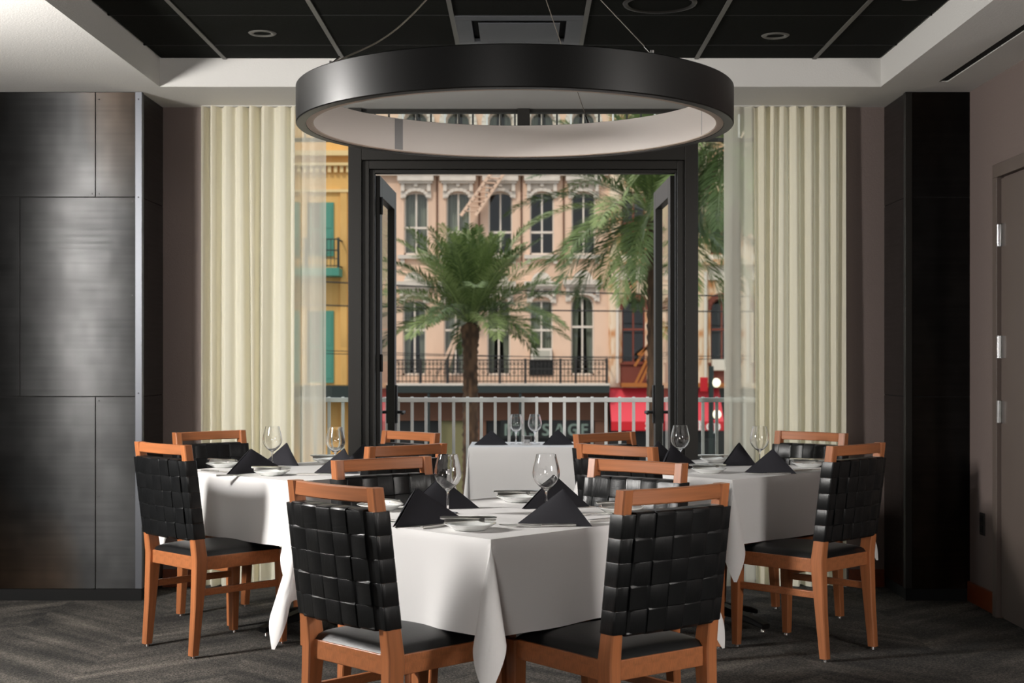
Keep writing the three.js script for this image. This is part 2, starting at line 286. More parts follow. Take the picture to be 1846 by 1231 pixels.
mesh('door_stop', [rbx(FX0 + 0.115, OX0, 0.015, HEAD0 + 0.02, WIN + 0.0, WIN + 0.06, 0.003), rbx(OX1, FX1 - 0.115, 0.015, HEAD0 + 0.02, WIN + 0.0, WIN + 0.06, 0.003), rbx(OX0, OX1, HEAD0, HEAD0 + 0.02, WIN + 0.0, WIN + 0.06, 0.003)], M.frame, frameM);
mesh('transom_mullion', rbx(-0.036, 0.036, HEAD1, SOF, WIN - 0.04, WIN + 0.06, 0.003), M.frame, frameM);
mesh('threshold', rbx(FX0 + 0.075, FX1 - 0.075, 0.0, 0.015, WIN - 0.06, WIN + 0.1, 0.003), M.frame, frameM);
const paneOf = (n, x0, x1, y0, y1, label) => { const w = struct('window_' + n, [rbx(x0, x1, y0, y0 + 0.03, WIN - 0.02, WIN + 0.04, 0.003), rbx(x0, x1, y1 - 0.02, y1, WIN - 0.02, WIN + 0.04, 0.003)], M.frame); w.userData.label = label; mesh('pane', new THREE.PlaneGeometry(x1 - x0, y1 - y0).translate((x0 + x1) / 2, (y0 + y1) / 2, -WIN - 0.01), M.pane, w).userData.label = 'clear glass pane'; return w; };
paneOf(1, -1.815, FX0, 0, SOF, 'tall fixed window pane half covered by the left curtain');
paneOf(2, FX1, 1.815, 0, SOF, 'tall fixed window pane half covered by the right curtain');
paneOf(3, FX0 + 0.075, -0.036, HEAD1, SOF, 'transom pane left of the mullion');
paneOf(4, 0.036, FX1 - 0.075, HEAD1, SOF, 'transom pane right of the mullion');
// the two glazed door leaves, swung out over the balcony
function leaf(n, hx, s, label) {
  const W = 0.85, T = 0.045, g = new THREE.Group(); g.name = 'door_' + n; scene.add(g); tag(g, label, null, null, 'structure');
  g.position.copy(V(hx, 0.02, WIN + 0.075)); g.rotation.y = s * (Math.PI / 2 - 0.02);    // local: leaf runs along +x * s from the hinge
  const X = (a, b) => (s > 0 ? [a, b] : [-b, -a]), H = 2.315;
  const box = (a, b, y0, y1) => rbx(...X(a, b), y0, y1, -T / 2, T / 2, 0.003);
  mesh('stile', box(0, 0.1, 0, H), M.frame, g); mesh('stile', box(W - 0.1, W, 0, H), M.frame, g);
  mesh('rail', box(0.1, W - 0.1, H - 0.115, H), M.frame, g); mesh('rail', box(0.1, W - 0.1, 0, 0.24), M.frame, g);
  mesh('pane', new THREE.PlaneGeometry(W - 0.2, H - 0.355).translate(s * W / 2, (H + 0.125) / 2, 0), M.pane, g);
  mesh('lock_plate', rbx(...X(W - 0.075, W - 0.025), 0.86, 1.1, -T / 2 - 0.012, T / 2 + 0.012, 0.004), M.iron, g);
  for (const q of [-1, 1]) mesh('lever_handle', [bar(new THREE.Vector3(s * (W - 0.05), 0.93, q * 0.03), new THREE.Vector3(s * (W - 0.05), 0.93, q * 0.085), 0.01, 10), bar(new THREE.Vector3(s * (W - 0.05), 0.93, q * 0.078), new THREE.Vector3(s * (W - 0.17), 0.925, q * 0.078), 0.009, 10)], M.iron, g);
  for (const y of [0.3, 1.24, 2.14]) mesh('hinge', bar(new THREE.Vector3(s * -0.006, y - 0.05, s * 0.03), new THREE.Vector3(s * -0.006, y + 0.05, s * 0.03), 0.009, 10), M.iron, g);
  return g;
}
leaf(2, OX0, 1, 'left glazed door leaf with dark frame swung open to the balcony');
leaf(3, OX1, -1, 'right glazed door leaf with dark frame swung open to the balcony');

// ---------------------------------------------------------------- unseen lamps outside the frame, the large one added as fill
for (const [name, label, p, aim, w, h, power, rgb] of UNSEEN_LAMPS) {
  const g = thing(name, label, 'studio lamp', V(p[0], 0, p[2])), c = new THREE.Color().setRGB(...rgb);
  for (let k = 0; k < 3; k++) mesh('leg', beam(new THREE.Vector3(0, 0.4, 0), new THREE.Vector3(0.38 * Math.cos(k * 2.1), 0.008, 0.38 * Math.sin(k * 2.1)), 0.016, 0.016), M.iron, g);
  mesh('pole', bar(new THREE.Vector3(0, 0.2, 0), new THREE.Vector3(0, p[1] - 0.03, 0), 0.014, 10), M.iron, g);
  const head = new THREE.Group(); head.name = 'lamp_head'; g.add(head); head.position.y = p[1];
  head.lookAt(V(...aim));
  mesh('housing', rbx(-w / 2 - 0.02, w / 2 + 0.02, -h / 2 - 0.02, h / 2 + 0.02, -0.0, 0.16, 0.02), M.iron, head);
  mesh('lamp_face', new THREE.PlaneGeometry(w, h).translate(0, 0, 0.004), std({ color: 0xffffff, emissive: c, emissiveIntensity: 1.5 }), head);
  const L = new THREE.RectAreaLight(c, power, w, h); L.position.set(0, 0, 0.012); L.rotation.y = Math.PI; L.castShadow = true; L.name = 'lamp_light'; head.add(L);
}

// ---------------------------------------------------------------- ceiling fittings
function downlight(x, d, label, glow) {
  const g = thing('recessed_downlight', label, 'downlight', V(x, COF + 0.006, d));
  mesh('rim', new THREE.LatheGeometry([[0.042, 0.004], [0.044, -0.004], [0.06, -0.006], [0.068, 0], [0.066, 0.004]].map((q) => new THREE.Vector2(...q)), 40), M.gridBar, g);
  mesh('reflector', new THREE.LatheGeometry([[0.043, 0], [0.036, 0.02], [0.001, 0.0205]].map((q) => new THREE.Vector2(...q)), 40), glow ? M.amber : M.black, g);
}
downlight(-1.257, 6.86, 'recessed downlight in the black tile on the steel wall side');
downlight(1.22, 6.91, 'recessed downlight in the black tile on the door wall side');
downlight(1.68, 6.16, 'recessed downlight with an amber glow next to the door wall soffit', true);
const spk = thing('ceiling_speaker', 'round black speaker grille in the ceiling tiles', 'speaker', V(0.6, COF + 0.005, 6.28));
mesh('rim', new THREE.LatheGeometry([[0.14, 0], [0.146, -0.008], [0.16, -0.008], [0.164, 0]].map((q) => new THREE.Vector2(...q)), 48), M.frame, spk);
mesh('grille', new THREE.CylinderGeometry(0.14, 0.14, 0.004, 48), M.tile, spk);
const ac = thing('air_diffuser', 'square metal air diffuser with hanging plate among black ceiling tiles', 'air vent', V(-0.021, COF, 6.808));
mesh('frame', [rbx(-0.297, 0.297, 0.0, 0.02, -0.3, -0.22, 0.002), rbx(-0.297, 0.297, 0, 0.02, 0.22, 0.3, 0.002), rbx(-0.297, -0.22, 0, 0.02, -0.22, 0.22, 0.002), rbx(0.22, 0.297, 0, 0.02, -0.22, 0.22, 0.002)], M.steelTrim, ac);
mesh('throat', bx(-0.22, 0.22, 0.028, 0.04, -0.22, 0.22), M.black, ac);
mesh('plate', rbx(-0.19, 0.19, -0.006, 0.0, -0.19, 0.19, 0.002), M.steelTrim, ac);

// ---------------------------------------------------------------- ring pendant
{
  const RC = V(-0.03, 0, 4.95), R = 0.752, yb = 2.076, yt = 2.205;
  const g = thing('ring_pendant', 'large black ring pendant lamp with white inner band hung on cables', 'pendant lamp', RC);
  const lathe = (pts, seg = 160) => toCreasedNormals(new THREE.LatheGeometry(pts.map((q) => new THREE.Vector2(...q)), seg), 0.5);
  mesh('outer_band', lathe([[R - 0.034, yb + 0.003], [R - 0.034, yb], [R - 0.003, yb], [R, yb + 0.003], [R, yt - 0.003], [R - 0.003, yt], [R - 0.034, yt], [R - 0.034, yb + 0.003]]), M.band, g);
  mesh('diffuser_lip', lathe([[R - 0.035, yb + 0.006], [R - 0.035, yb + 0.0015], [R - 0.058, yb + 0.0015], [R - 0.058, yb + 0.006], [R - 0.035, yb + 0.006]]), std({ color: 0xd8c3b2, roughness: 0.5 }), g);
  mesh('diffuser', lathe([[R - 0.0585, yb + 0.004], [R - 0.0605, yb + 0.004], [R - 0.0605, yt - 0.004], [R - 0.0585, yt - 0.004], [R - 0.0585, yb + 0.004]]), M.acrylic, g).userData.label = 'white inner band';
  mesh('top_cover', lathe([[R - 0.036, yt - 0.003], [R - 0.036, yt - 0.008], [R - 0.058, yt - 0.008], [R - 0.058, yt - 0.003], [R - 0.036, yt - 0.003]]), M.frame, g);
  const seam = (ang, w) => { const s = new THREE.CylinderGeometry(R - 0.0615, R - 0.0615, yt - yb - 0.012, 6, 1, true, ang - w / 2, w).translate(0, (yb + yt) / 2, 0); const m = mesh('seam_strip', s, M.acrylicSeam, g); m.userData.label = 'grey seam strip on the inner band'; };
  M.acrylicSeam.side = THREE.DoubleSide;
  seam(Math.PI + Math.atan2(0.45, 0.525), 0.055); seam(Math.PI * 0.5 + 0.25, 0.006);
  const top = new THREE.Vector3(0, COF - 0.01, 0.02);
  [[-54.8, 0], [67, 0], [217.5, 0.06]].forEach(([deg, sag], k) => {
    const a = deg * Math.PI / 180, e = new THREE.Vector3((R - 0.02) * Math.cos(a), yt, -(R - 0.02) * Math.sin(a));
    const pts = []; for (let i = 0; i <= 12; i++) { const t = i / 12, p = e.clone().lerp(top, t); p.y -= sag * Math.sin(Math.PI * t) * (1 + 0.35 * Math.sin(7 * t)); pts.push(p); }
    const c = mesh('suspension_cable', tubeThrough(pts, sag ? 0.0028 : 0.0016, 40, 6), M.cable, g);
    const dir = top.clone().sub(e).normalize(), q = (t) => e.clone().addScaledVector(dir, t);
    mesh('cable_gripper', [bar(e.clone().setY(yt - 0.002), e.clone().setY(yt + 0.012), 0.006, 8), bar(q(0.008), q(0.045), 0.0035, 8)], M.chrome, c);
  });
  mesh('canopy', new THREE.CylinderGeometry(0.06, 0.065, 0.03, 32).translate(0, COF - 0.012, 0.02), M.iron, g);
}

// ---------------------------------------------------------------- curtains
function curtain(x0, x1, sheerSide, label, ph) {
  const g = thing('curtain', label, 'curtain', V((x0 + x1) / 2, 0.012, 7.985), 0, 'cream curtains at the window wall');
  const W = x1 - x0, sheerW = 0.17, n = 7.5, s = sheerSide;       // s: +1 the sheer edge lies at +x
  const z = (u, t) => {                                           // u metres from the wall-side edge, t height 0..1
    const k = u / (W - sheerW), f = Math.min(1, Math.max(0, (W - 0.05 - u) / 0.16));
    const phase = n * k * 2 * Math.PI + ph + 1.3 * Math.sin(4.3 * k + ph) + 0.7 * Math.sin(11 * k + 2 * ph) + (1 - t) * 0.9 * Math.sin(9 * k + 2 * ph);
    return (0.029 + 0.011 * Math.sin(13 * k + ph)) * f * (Math.sin(phase) + 0.22 * Math.sin(2 * phase + 1) + 0.3 * (1 - t) * Math.sin(0.47 * phase)) + 0.012 * (1 - f) * Math.sin(u * 40 + t * 2);
  };
  const place = (u, t) => { const e = u + (1 - t) * 0.012 * Math.sin(u * 30 + ph) * (u > 0.02 && u < W - 0.02 ? 1 : 0); return [s * (e - W / 2), t * 2.683, z(u, t), u * 1.5, t * 2.7]; };
  mesh('pleated_panel', grid(260, 26, (a, t) => place(a * (W - sheerW), t)), M.curtain, g);
  mesh('sheer_edge', grid(40, 26, (a, t) => place(W - sheerW + a * sheerW, t)), M.sheer, g).userData.label = 'single sheer layer at the curtain edge';
  mesh('ceiling_track', rbx(-W / 2, W / 2, 2.6835, 2.688, -0.012, 0.012, 0.001), M.white, g);
}
curtain(-1.80, -1.108, 1, 'pleated cream sheer curtain beside the left steel cladding', 0.4);
curtain(1.122, 1.80, -1, 'pleated cream sheer curtain beside the right steel pier', 2.1);

// ---------------------------------------------------------------- chairs
function buildChair() {
  const c = thing('dining_chair', 'x', 'chair', null, 0);
  const hw = 0.19, zc = (y) => (y < 0.42 ? -0.032 * (1 - y / 0.42) ** 1.3 : -0.066 * ((y - 0.42) / 0.492));
  const bow = (x) => -0.02 * (1 - Math.min(1, (x / hw) ** 2));
  for (const s of [-1, 1]) {
    const prof = [[0.012, 0.0175, 0.018], [0.2, 0.019, 0.022], [0.36, 0.0205, 0.028], [0.42, 0.021, 0.0295], [0.46, 0.021, 0.028], [0.6, 0.0195, 0.0245], [0.8, 0.0185, 0.021], [0.9125, 0.018, 0.0195]];
    const leg = mesh('rear_leg', loft(prof.map(([y, hx, hz]) => ringRect(s * hw, y, zc(y), hx, hz))), M.wood, c);
    mesh('glide', new THREE.CylinderGeometry(0.009, 0.011, 0.014, 12).translate(s * hw, 0.007, zc(0)), M.chrome, leg);
    const fl = mesh('front_leg', loft([[0.012, 0.0165, 0.0165], [0.3, 0.0225, 0.0225], [0.428, 0.024, 0.024]].map(([y, hx, hz]) => ringRect(s * (hw + 0.004 * (y > 0.1 ? 0 : 1)), y, 0.424 + 0.004 * (0.43 - y), hx, hz))), M.wood, c);
    mesh('glide', new THREE.CylinderGeometry(0.009, 0.011, 0.014, 12).translate(s * hw, 0.007, 0.4257), M.chrome, fl);
    mesh('side_rail', rbx(s * hw - 0.013, s * hw + 0.013, 0.372, 0.43, -0.402, -0.026, 0.003), M.wood, c);
    mesh('side_stretcher', rbx(s * hw - 0.009, s * hw + 0.009, 0.262, 0.292, -0.404, 0.008, 0.003), M.wood, c);
  }
  mesh('front_rail', rbx(-hw + 0.02, hw - 0.02, 0.372, 0.43, -0.44, -0.412, 0.003), M.wood, c);
  mesh('back_rail', rbx(-hw + 0.018, hw - 0.018, 0.372, 0.43, -0.012, 0.014, 0.003), M.wood, c);
  { // top rail, bowed in plan
    const rings = []; for (let i = 0; i <= 16; i++) { const x = -hw + 0.016 + (2 * hw - 0.032) * i / 16; rings.push(ringSide(x, 0.8905, zc(0.89) + bow(x), 0.0215, 0.0125, 0.003)); }
    mesh('top_rail', loft(rings, 0.5), M.wood, c);
  }
  { // padded seat
    const w = 0.196, d0 = -0.012, d1 = 0.43, y0 = 0.425, hgt = 0.045;
    const top = grid(28, 28, (u, v) => { const a = 2 * u - 1, b = 2 * v - 1, e = (1 - a ** 8) ** 0.45 * (1 - b ** 8) ** 0.45, cr = 0.7 + 0.3 * (1 - a * a) * (1 - b * b); return [w * a, y0 + hgt * e * cr, (d0 + d1) / 2 + (d1 - d0) / 2 * b, a * 0.2, b * 0.2]; });
    top.setIndex([...top.index.array].reverse()); top.computeVertexNormals();
    const bot = new THREE.PlaneGeometry(2 * w, d1 - d0).rotateX(Math.PI / 2).translate(0, y0 - 0.001, (d0 + d1) / 2);
    mesh('seat_cushion', [top, bot], M.vinyl, c).userData.label = 'black padded seat';
  }
  // woven strap back: 5 x 5 leather bands, each a loop around the frame
  const rows = 5, yB = 0.508, yT = 0.846, pitchY = (yT - yB) / rows, inner = hw - 0.019, pitchX = 2 * inner / 5, amp = 0.0019, deep = 0.0285;
  const wave = (x, y) => { const k = Math.cos(Math.PI * ((x + inner) / pitchX - 0.5)) * Math.cos(Math.PI * ((y - yB) / pitchY - 0.5)); return Math.max(-1, Math.min(1, 8 * k)); };
  const strapLoop = (n, pathF, halfH, axis) => {     // pathF(t) -> {p, nrm}; a band of half width halfH along axis
    const rings = []; const T = 0.0026;
    for (let i = 0; i <= n; i++) {
      const { p, q } = pathF(i / n), prof = [[-halfH, -T * 0.6], [-halfH, T * 0.5], [-halfH + 0.0022, T * 0.8], [halfH - 0.0022, T * 0.8], [halfH, T * 0.5], [halfH, -T * 0.6]];
      rings.push(prof.map(([a, b]) => [p[0] + (axis === 'x' ? a : 0) + q[0] * b, p[1] + (axis === 'y' ? a : 0) + q[1] * b, p[2] + q[2] * b + (axis === 'y' ? -0.134 * a : 0)]));
    }
    const nP = 6, pos = [], idx = [], uv = [];
    rings.forEach((r, j) => r.forEach((p, i) => { pos.push(...p); uv.push(j / n * 0.9, i * 0.014); }));
    for (let j = 0; j < n; j++) for (let i = 0; i < nP; i++) { const a = j * nP + i, b = j * nP + (i + 1) % nP, cc = a + nP, d = b + nP; idx.push(a, b, d, a, d, cc); }
    const g = new THREE.BufferGeometry(); g.setAttribute('position', new THREE.Float32BufferAttribute(pos, 3)); g.setAttribute('uv', new THREE.Float32BufferAttribute(uv, 2)); g.setIndex(idx);
    return toCreasedNormals(g, 0.42);
  };
  const endCap = (f, half, dz, r = 0.006) => {        // rounded square end of a loop, f 0..1 from +dz round to -dz
    const arc = Math.PI / 2 * r, flat = 2 * (dz - r), L = 2 * arc + flat, q = f * L;
    if (q < arc) { const a = q / r; return [half - r + r * Math.sin(a), dz - r + r * Math.cos(a)]; }
    if (q < arc + flat) return [half, dz - r - (q - arc)];
    const a = (q - arc - flat) / r; return [half - r + r * Math.cos(a), -dz + r - r * Math.sin(a)];
  };
  for (let j = 0; j < rows; j++) {    // level bands, around both posts
    const y = yB + (j + 0.5) * pitchY, z0 = zc(y), wOut = hw + 0.0205, N = 236;
    const raw = (t) => {              // plan loop: front (z +) left to right, right end, back, left end
      const s = (t % 1 + 1) % 1 * 4, r = 0.006;
      if (s < 1.72) { const x = -wOut + r + (2 * wOut - 2 * r) * s / 1.72; return [x, deep + amp * wave(Math.max(-inner, Math.min(inner, x)), y) * (Math.abs(x) < inner + 0.01 ? 1 : 0.3)]; }
      if (s < 2) return endCap((s - 1.72) / 0.28, wOut, deep, r);
      if (s < 3.72) { const x = wOut - r - (2 * wOut - 2 * r) * (s - 2) / 1.72; return [x, -deep - amp * wave(Math.max(-inner, Math.min(inner, x)), y) * (Math.abs(x) < inner + 0.01 ? 1 : 0.3)]; }
      const [ex, ez] = endCap((s - 3.72) / 0.28, wOut, deep, r); return [-ex, -ez];
    };
    const f = (t) => { const [x, z] = raw(t), [xa, za] = raw(t - 0.003), [xb, zb] = raw(t + 0.003); let nx = -(zb - za), nz = xb - xa; const l = Math.hypot(nx, nz) || 1; return { p: [x, y + rr(-0.0003, 0.0003), z0 + bow(x) + z], q: [nx / l, 0, nz / l] }; };
    const first = f(0); mesh('level_strap', strapLoop(N, (t) => (t === 1 ? first : f(t)), pitchY / 2 - 0.0003, 'y'), M.leather, c);
  }
  for (let i = 0; i < 5; i++) {       // upright bands, over the top and bottom bars
    const x = -inner + (i + 0.5) * pitchX, h = (yT - yB) / 2 + 0.004, ym = (yT + yB) / 2, N = 220;
    const raw = (t) => {
      const s = (t % 1 + 1) % 1 * 4, r = 0.006;
      if (s < 1.72) { const y = -h + r + (2 * h - 2 * r) * s / 1.72; return [y, deep - amp * wave(x, ym + y)]; }
      if (s < 2) return endCap((s - 1.72) / 0.28, h, deep, r);
      if (s < 3.72) { const y = h - r - (2 * h - 2 * r) * (s - 2) / 1.72; return [y, -deep + amp * wave(x, ym + y)]; }
      const [ey, ez] = endCap((s - 3.72) / 0.28, h, deep, r); return [-ey, -ez];
    };
    const f = (t) => { const [y, z] = raw(t), [ya, za] = raw(t - 0.003), [yb, zb] = raw(t + 0.003); let ny = -(zb - za), nz = yb - ya; const l = Math.hypot(ny, nz) || 1; return { p: [x, ym + y, zc(ym + y) + bow(x) + z], q: [0, ny / l, nz / l] }; };
    const first = f(0); mesh('upright_strap', strapLoop(N, (t) => (t === 1 ? first : f(t)), pitchX / 2 - 0.0003, 'x'), M.leather, c);
  }
  { // bars inside the woven back
    for (const y of [yT - 0.022, yB + 0.02]) { const rings = []; for (let i = 0; i <= 8; i++) { const x = -hw + (2 * hw) * i / 8; rings.push(ringSide(x, y, zc(y) + bow(x), 0.018, 0.012, 0.003)); } mesh('back_bar', loft(rings), M.wood, c); }
  }
  return c;
}
const CHAIRS = [   // [x, distance] of the backrest top's middle, facing [x, distance], label
  [-0.55, 4.15, 0.71, 0.70, 'woven leather chair at the front table, steel wall side, its back to the room'],
  [0.427, 4.055, -0.25, 0.32, 'woven leather chair at the front table, door wall side, its back to the room'],
  [-0.518, 5.235, 0.25, -0.32, 'wooden dining chair pushed close to the front table, on its steel wall and window side'],
  [0.405, 5.10, -0.28, -0.33, 'wooden dining chair pushed close to the front table, on its door wall and window side'],
  [-1.568, 6.20, 0.7, 0.7, 'woven black leather dining chair standing against the left steel cladding at the table there'],
  [-1.60, 7.27, 0.7, -0.7, 'wooden dining chair in front of the left curtain'],
  [-0.50, 6.08, -0.66, 0.75, 'dining chair between the left curtain\'s table and the front table'],
  [-0.575, 7.22, -0.7, -0.7, 'dining chair in front of the left glazed door leaf'],
  [1.43, 6.135, -0.7, 0.7, 'woven black leather dining chair nearest the taupe door wall at the right table'],
  [1.45, 7.20, -0.7, -0.7, 'wooden dining chair in front of the right curtain'],
  [0.395, 6.06, 0.66, 0.75, 'dining chair between the right curtain\'s table and the front table'],
  [0.405, 7.10, 0.68, -0.73, 'dining chair in front of the right glazed door leaf and red awning'],
];
const chair0 = buildChair();
CHAIRS.forEach(([x, d, fx, fd, label], i) => {
  const c = i ? copy(chair0) : chair0, l = Math.hypot(fx, fd);
  c.position.copy(V(x + 0.063 * fx / l, 0, d + 0.063 * fd / l)); c.rotation.set(0, Math.atan2(fx, -fd), 0);
  tag(c, label, 'chair', 'woven leather dining chairs around the tables');
});

// ---------------------------------------------------------------- tables and cloths
const TOP = 0.75;
function buildTable(w, d, pos, turn, label) {
  const t = thing('dining_table', label, 'table', pos, turn);
  mesh('table_top', rbx(-w / 2, w / 2, TOP - 0.034, TOP - 0.003, -d / 2, d / 2, 0.008), M.dark, t);
  mesh('column', new THREE.CylinderGeometry(0.038, 0.038, 0.66, 24).translate(0, 0.385, 0), M.iron, t);
  mesh('top_plate', rbx(-0.18, 0.18, TOP - 0.046, TOP - 0.034, -0.18, 0.18, 0.004), M.iron, t);
  for (let k = 0; k < 4; k++) {
    const a = k * Math.PI / 2 + 0.0, rings = [[0, 0.085, 0.03, 0.03], [0.1, 0.07, 0.03, 0.02], [0.24, 0.045, 0.03, 0.014], [0.3, 0.028, 0.028, 0.012]].map(([r, y, w2, h]) => ringSide(r, y, 0, h, w2, 0.006));
    const f = mesh('foot', loft(rings).rotateY(a), M.iron, t);
    mesh('leveler', new THREE.CylinderGeometry(0.008, 0.012, 0.018, 10).translate(0.28 * Math.cos(a), 0.009, -0.28 * Math.sin(a)), M.chrome, f);
  }
  return t;
}
function drape(w, d, over, pos, turn, label, tilt = 0.4, ph = 0, cut = 9, sweep = [0.9, 0.05, -1.1, -0.2]) {
  const hw = w / 2 + 0.004, hd = d / 2 + 0.004, y0 = TOP, pos3 = [], uv = [], idx = [], K = 18, NS2 = 30, NC = 26;
  const corners = [[hw, -hd], [hw, hd], [-hw, hd], [-hw, -hd]], outs = [[1, 0], [0, 1], [-1, 0], [0, -1]];     // side k runs from corner k to corner k+1
  const cols = [];                            // each column: base [x,z], function s -> [x,y,z]
  for (let k = 0; k < 4; k++) {
    const a = corners[k], b = corners[(k + 1) % 4], o = outs[k];
    for (let i = 0; i < NS2; i++) {
      const t = i / NS2 + 0.5 / NS2, x = a[0] + (b[0] - a[0]) * t, z = a[1] + (b[1] - a[1]) * t, e = Math.min(t, 1 - t), win = Math.min(1, e * 5);
      const wob = 0.5 + 0.5 * Math.sin(t * 11 + ph + 2.1 * k) * Math.sin(t * 5 + ph * 2 + k), crease = 0.0035 * Math.exp(-(((t - 0.36) / 0.012) ** 2)) + 0.003 * Math.exp(-(((t - 0.7) / 0.015) ** 2));
      cols.push((s) => { const q = s / over, off = 0.005 * (1 - Math.exp(-s / 0.006)) + (0.022 * wob * win + 0.008) * q ** 1.6 + crease * Math.min(1, s / 0.02); return [x + o[0] * off, y0 - s + 0.004 * Math.exp(-s / 0.004) - 0.004 , z + o[1] * off]; });
      cols[cols.length - 1].len = over; cols[cols.length - 1].base = [x, z];
    }
    const c = b, az0 = Math.atan2(outs[k][1] + outs[(k + 1) % 4][1], outs[k][0] + outs[(k + 1) % 4][0]), sw = sweep[k];
    for (let i = 0; i < NC; i++) {
      const tau = (i + 0.5) / NC, phi = tau * Math.PI / 2, th = (tau - 0.5) * Math.PI / 2;
      const r = tilt * Math.sqrt(Math.max(0, Math.cos(2 * th))), len = Math.min(cut, over / Math.max(Math.cos(phi), Math.sin(phi)) * (1 + (cut > 5 ? 0.17 : 0) * Math.sin(2 * phi) ** 2));
      // the side ends point along the edges; the loop closes outwards along the diagonal
      const az = az0 - th * -1.25 + sw * Math.sin(Math.PI * tau);
      cols.push((s) => { const q = Math.min(1, s / 0.05), rq = r * (0.75 + 0.25 * q) + 0.02; return [c[0] + Math.sin(rq) * s * Math.cos(az), y0 - Math.cos(rq) * s - 0.002 * q, c[1] + Math.sin(rq) * s * Math.sin(az)]; });
      cols[cols.length - 1].len = len; cols[cols.length - 1].base = [c[0], c[1]];
    }
  }
  const n = cols.length;
  cols.forEach((f, i) => { for (let k = 0; k <= K; k++) { const s = f.len * (k / K) ** 1.35, p = k ? f(s) : [f.base[0], y0, f.base[1]]; pos3.push(...p); uv.push(i / n * 4, s); } });
  for (let i = 0; i < n; i++) for (let k = 0; k < K; k++) { const a = i * (K + 1) + k, b = ((i + 1) % n) * (K + 1) + k; idx.push(a, b, b + 1, a, b + 1, a + 1); }
  const cI = pos3.length / 3; pos3.push(0, y0, 0); uv.push(0, 0);
  for (let i = 0; i < n; i++) idx.push(cI, ((i + 1) % n) * (K + 1), i * (K + 1));
  const g = new THREE.BufferGeometry(); g.setAttribute('position', new THREE.Float32BufferAttribute(pos3, 3)); g.setAttribute('uv', new THREE.Float32BufferAttribute(uv, 2)); g.setIndex(idx);
  const m = mesh('tablecloth', toCreasedNormals(g, 1.1), M.linen); m.position.copy(pos); m.rotation.y = turn;
  return tag(m, label, 'tablecloth');
}
const TAB = [
  [0.914, 0.914, V(-0.095, 0, 4.80), Math.PI / 4, 0.28, 'square pedestal table under the front white cloth', 'white tablecloth on the front table under the ring lamp', 0.3],
  [0.914, 0.914, V(-1.0, 0, 6.80), Math.PI / 4 + 0.02, 0.28, 'square pedestal table under the white cloth by the left curtain', 'white tablecloth on the table by the left curtain', 1.7],
  [0.914, 0.914, V(0.927, 0, 6.89), Math.PI / 4 - 0.02, 0.28, 'square pedestal table under the white cloth by the right curtain', 'white tablecloth on the table by the right curtain', 3.2],
];
for (const [w, d, p, turn, over, lt, lc, ph] of TAB) { buildTable(w, d, p, turn, lt); drape(w, d, over, p, turn, lc, 0.34, ph); }
buildTable(0.648, 0.56, V(-0.005, 0, 8.91), 0, 'small square table under the long cloth in the open doorway');
drape(0.648, 0.56, 0.62, V(-0.005, 0, 8.91), 0, 'long white tablecloth on the small table in the open doorway', 0.1, 0.9, 0.7, [0, 0, 0, 0]);

// ---------------------------------------------------------------- table settings
const ON = TOP + 0.0015;
// wine glass
const gProf = (() => {
  const out = [[0.0005, 0], [0.034, 0], [0.0365, 0.0012], [0.034, 0.0028], [0.012, 0.0055], [0.0045, 0.012], [0.0036, 0.03], [0.0036, 0.06], [0.0046, 0.073], [0.010, 0.08], [0.024, 0.09], [0.038, 0.105], [0.0455, 0.122], [0.0468, 0.137], [0.0438, 0.158], [0.0375, 0.183], [0.0335, 0.2], [0.0331, 0.2004]];
  const inn = [[0.0326, 0.2], [0.0366, 0.183], [0.0428, 0.158], [0.0458, 0.137], [0.0445, 0.122], [0.037, 0.106], [0.0235, 0.0915], [0.009, 0.083], [0.0005, 0.0815]];
  return [...out, ...inn].map((q) => new THREE.Vector2(...q));
})();
const glassGeo = new THREE.LatheGeometry(gProf, 56);
function wineGlass(x, d, label, k = 1) { const m = mesh('wine_glass', glassGeo, M.glass); m.position.copy(V(x, ON, d)); m.scale.setScalar(k); tag(m, label, 'wine glass', 'stemmed wine glasses'); }
// bread plate
const plateGeo = new THREE.LatheGeometry([[0.0005, 0.004], [0.043, 0.004], [0.046, 0.0], [0.05, 0.0], [0.056, 0.005], [0.078, 0.017], [0.0815, 0.0195], [0.0805, 0.021], [0.076, 0.0195], [0.057, 0.009], [0.05, 0.0065], [0.0005, 0.006]].map((q) => new THREE.Vector2(...q)), 56);
function plate(x, d, label) { const m = mesh('bread_plate', plateGeo, M.porcelain); m.position.copy(V(x, ON, d)); tag(m, label, 'plate', 'small white bread plates'); return m; }
// cutlery lies along +x
function bladeLoft(prof) { return loft(prof.map(([x, w, h, y]) => ringSide(x, y, 0, h, w, Math.min(w, h) * 0.45)), 0.9); }
const forkHandle = bladeLoft([[-0.095, 0.007, 0.0025, 0.003], [-0.085, 0.0095, 0.0035, 0.0035], [-0.05, 0.0075, 0.003, 0.004], [0.0, 0.0045, 0.0024, 0.005], [0.03, 0.003, 0.0016, 0.0065], [0.042, 0.009, 0.0014, 0.006], [0.055, 0.0115, 0.0011, 0.004]]);
const forkTines = [-0.0096, -0.0032, 0.0032, 0.0096].map((z) => bladeLoft([[0.053, 0.0017, 0.0011, 0.0042], [0.075, 0.0015, 0.001, 0.003], [0.097, 0.0008, 0.0008, 0.006]]).translate(0, 0, z));
const knifeHandle = bladeLoft([[-0.105, 0.006, 0.003, 0.004], [-0.095, 0.0085, 0.0038, 0.004], [-0.03, 0.0072, 0.0034, 0.004], [0.0, 0.006, 0.003, 0.004], [0.004, 0.007, 0.0034, 0.004]]);
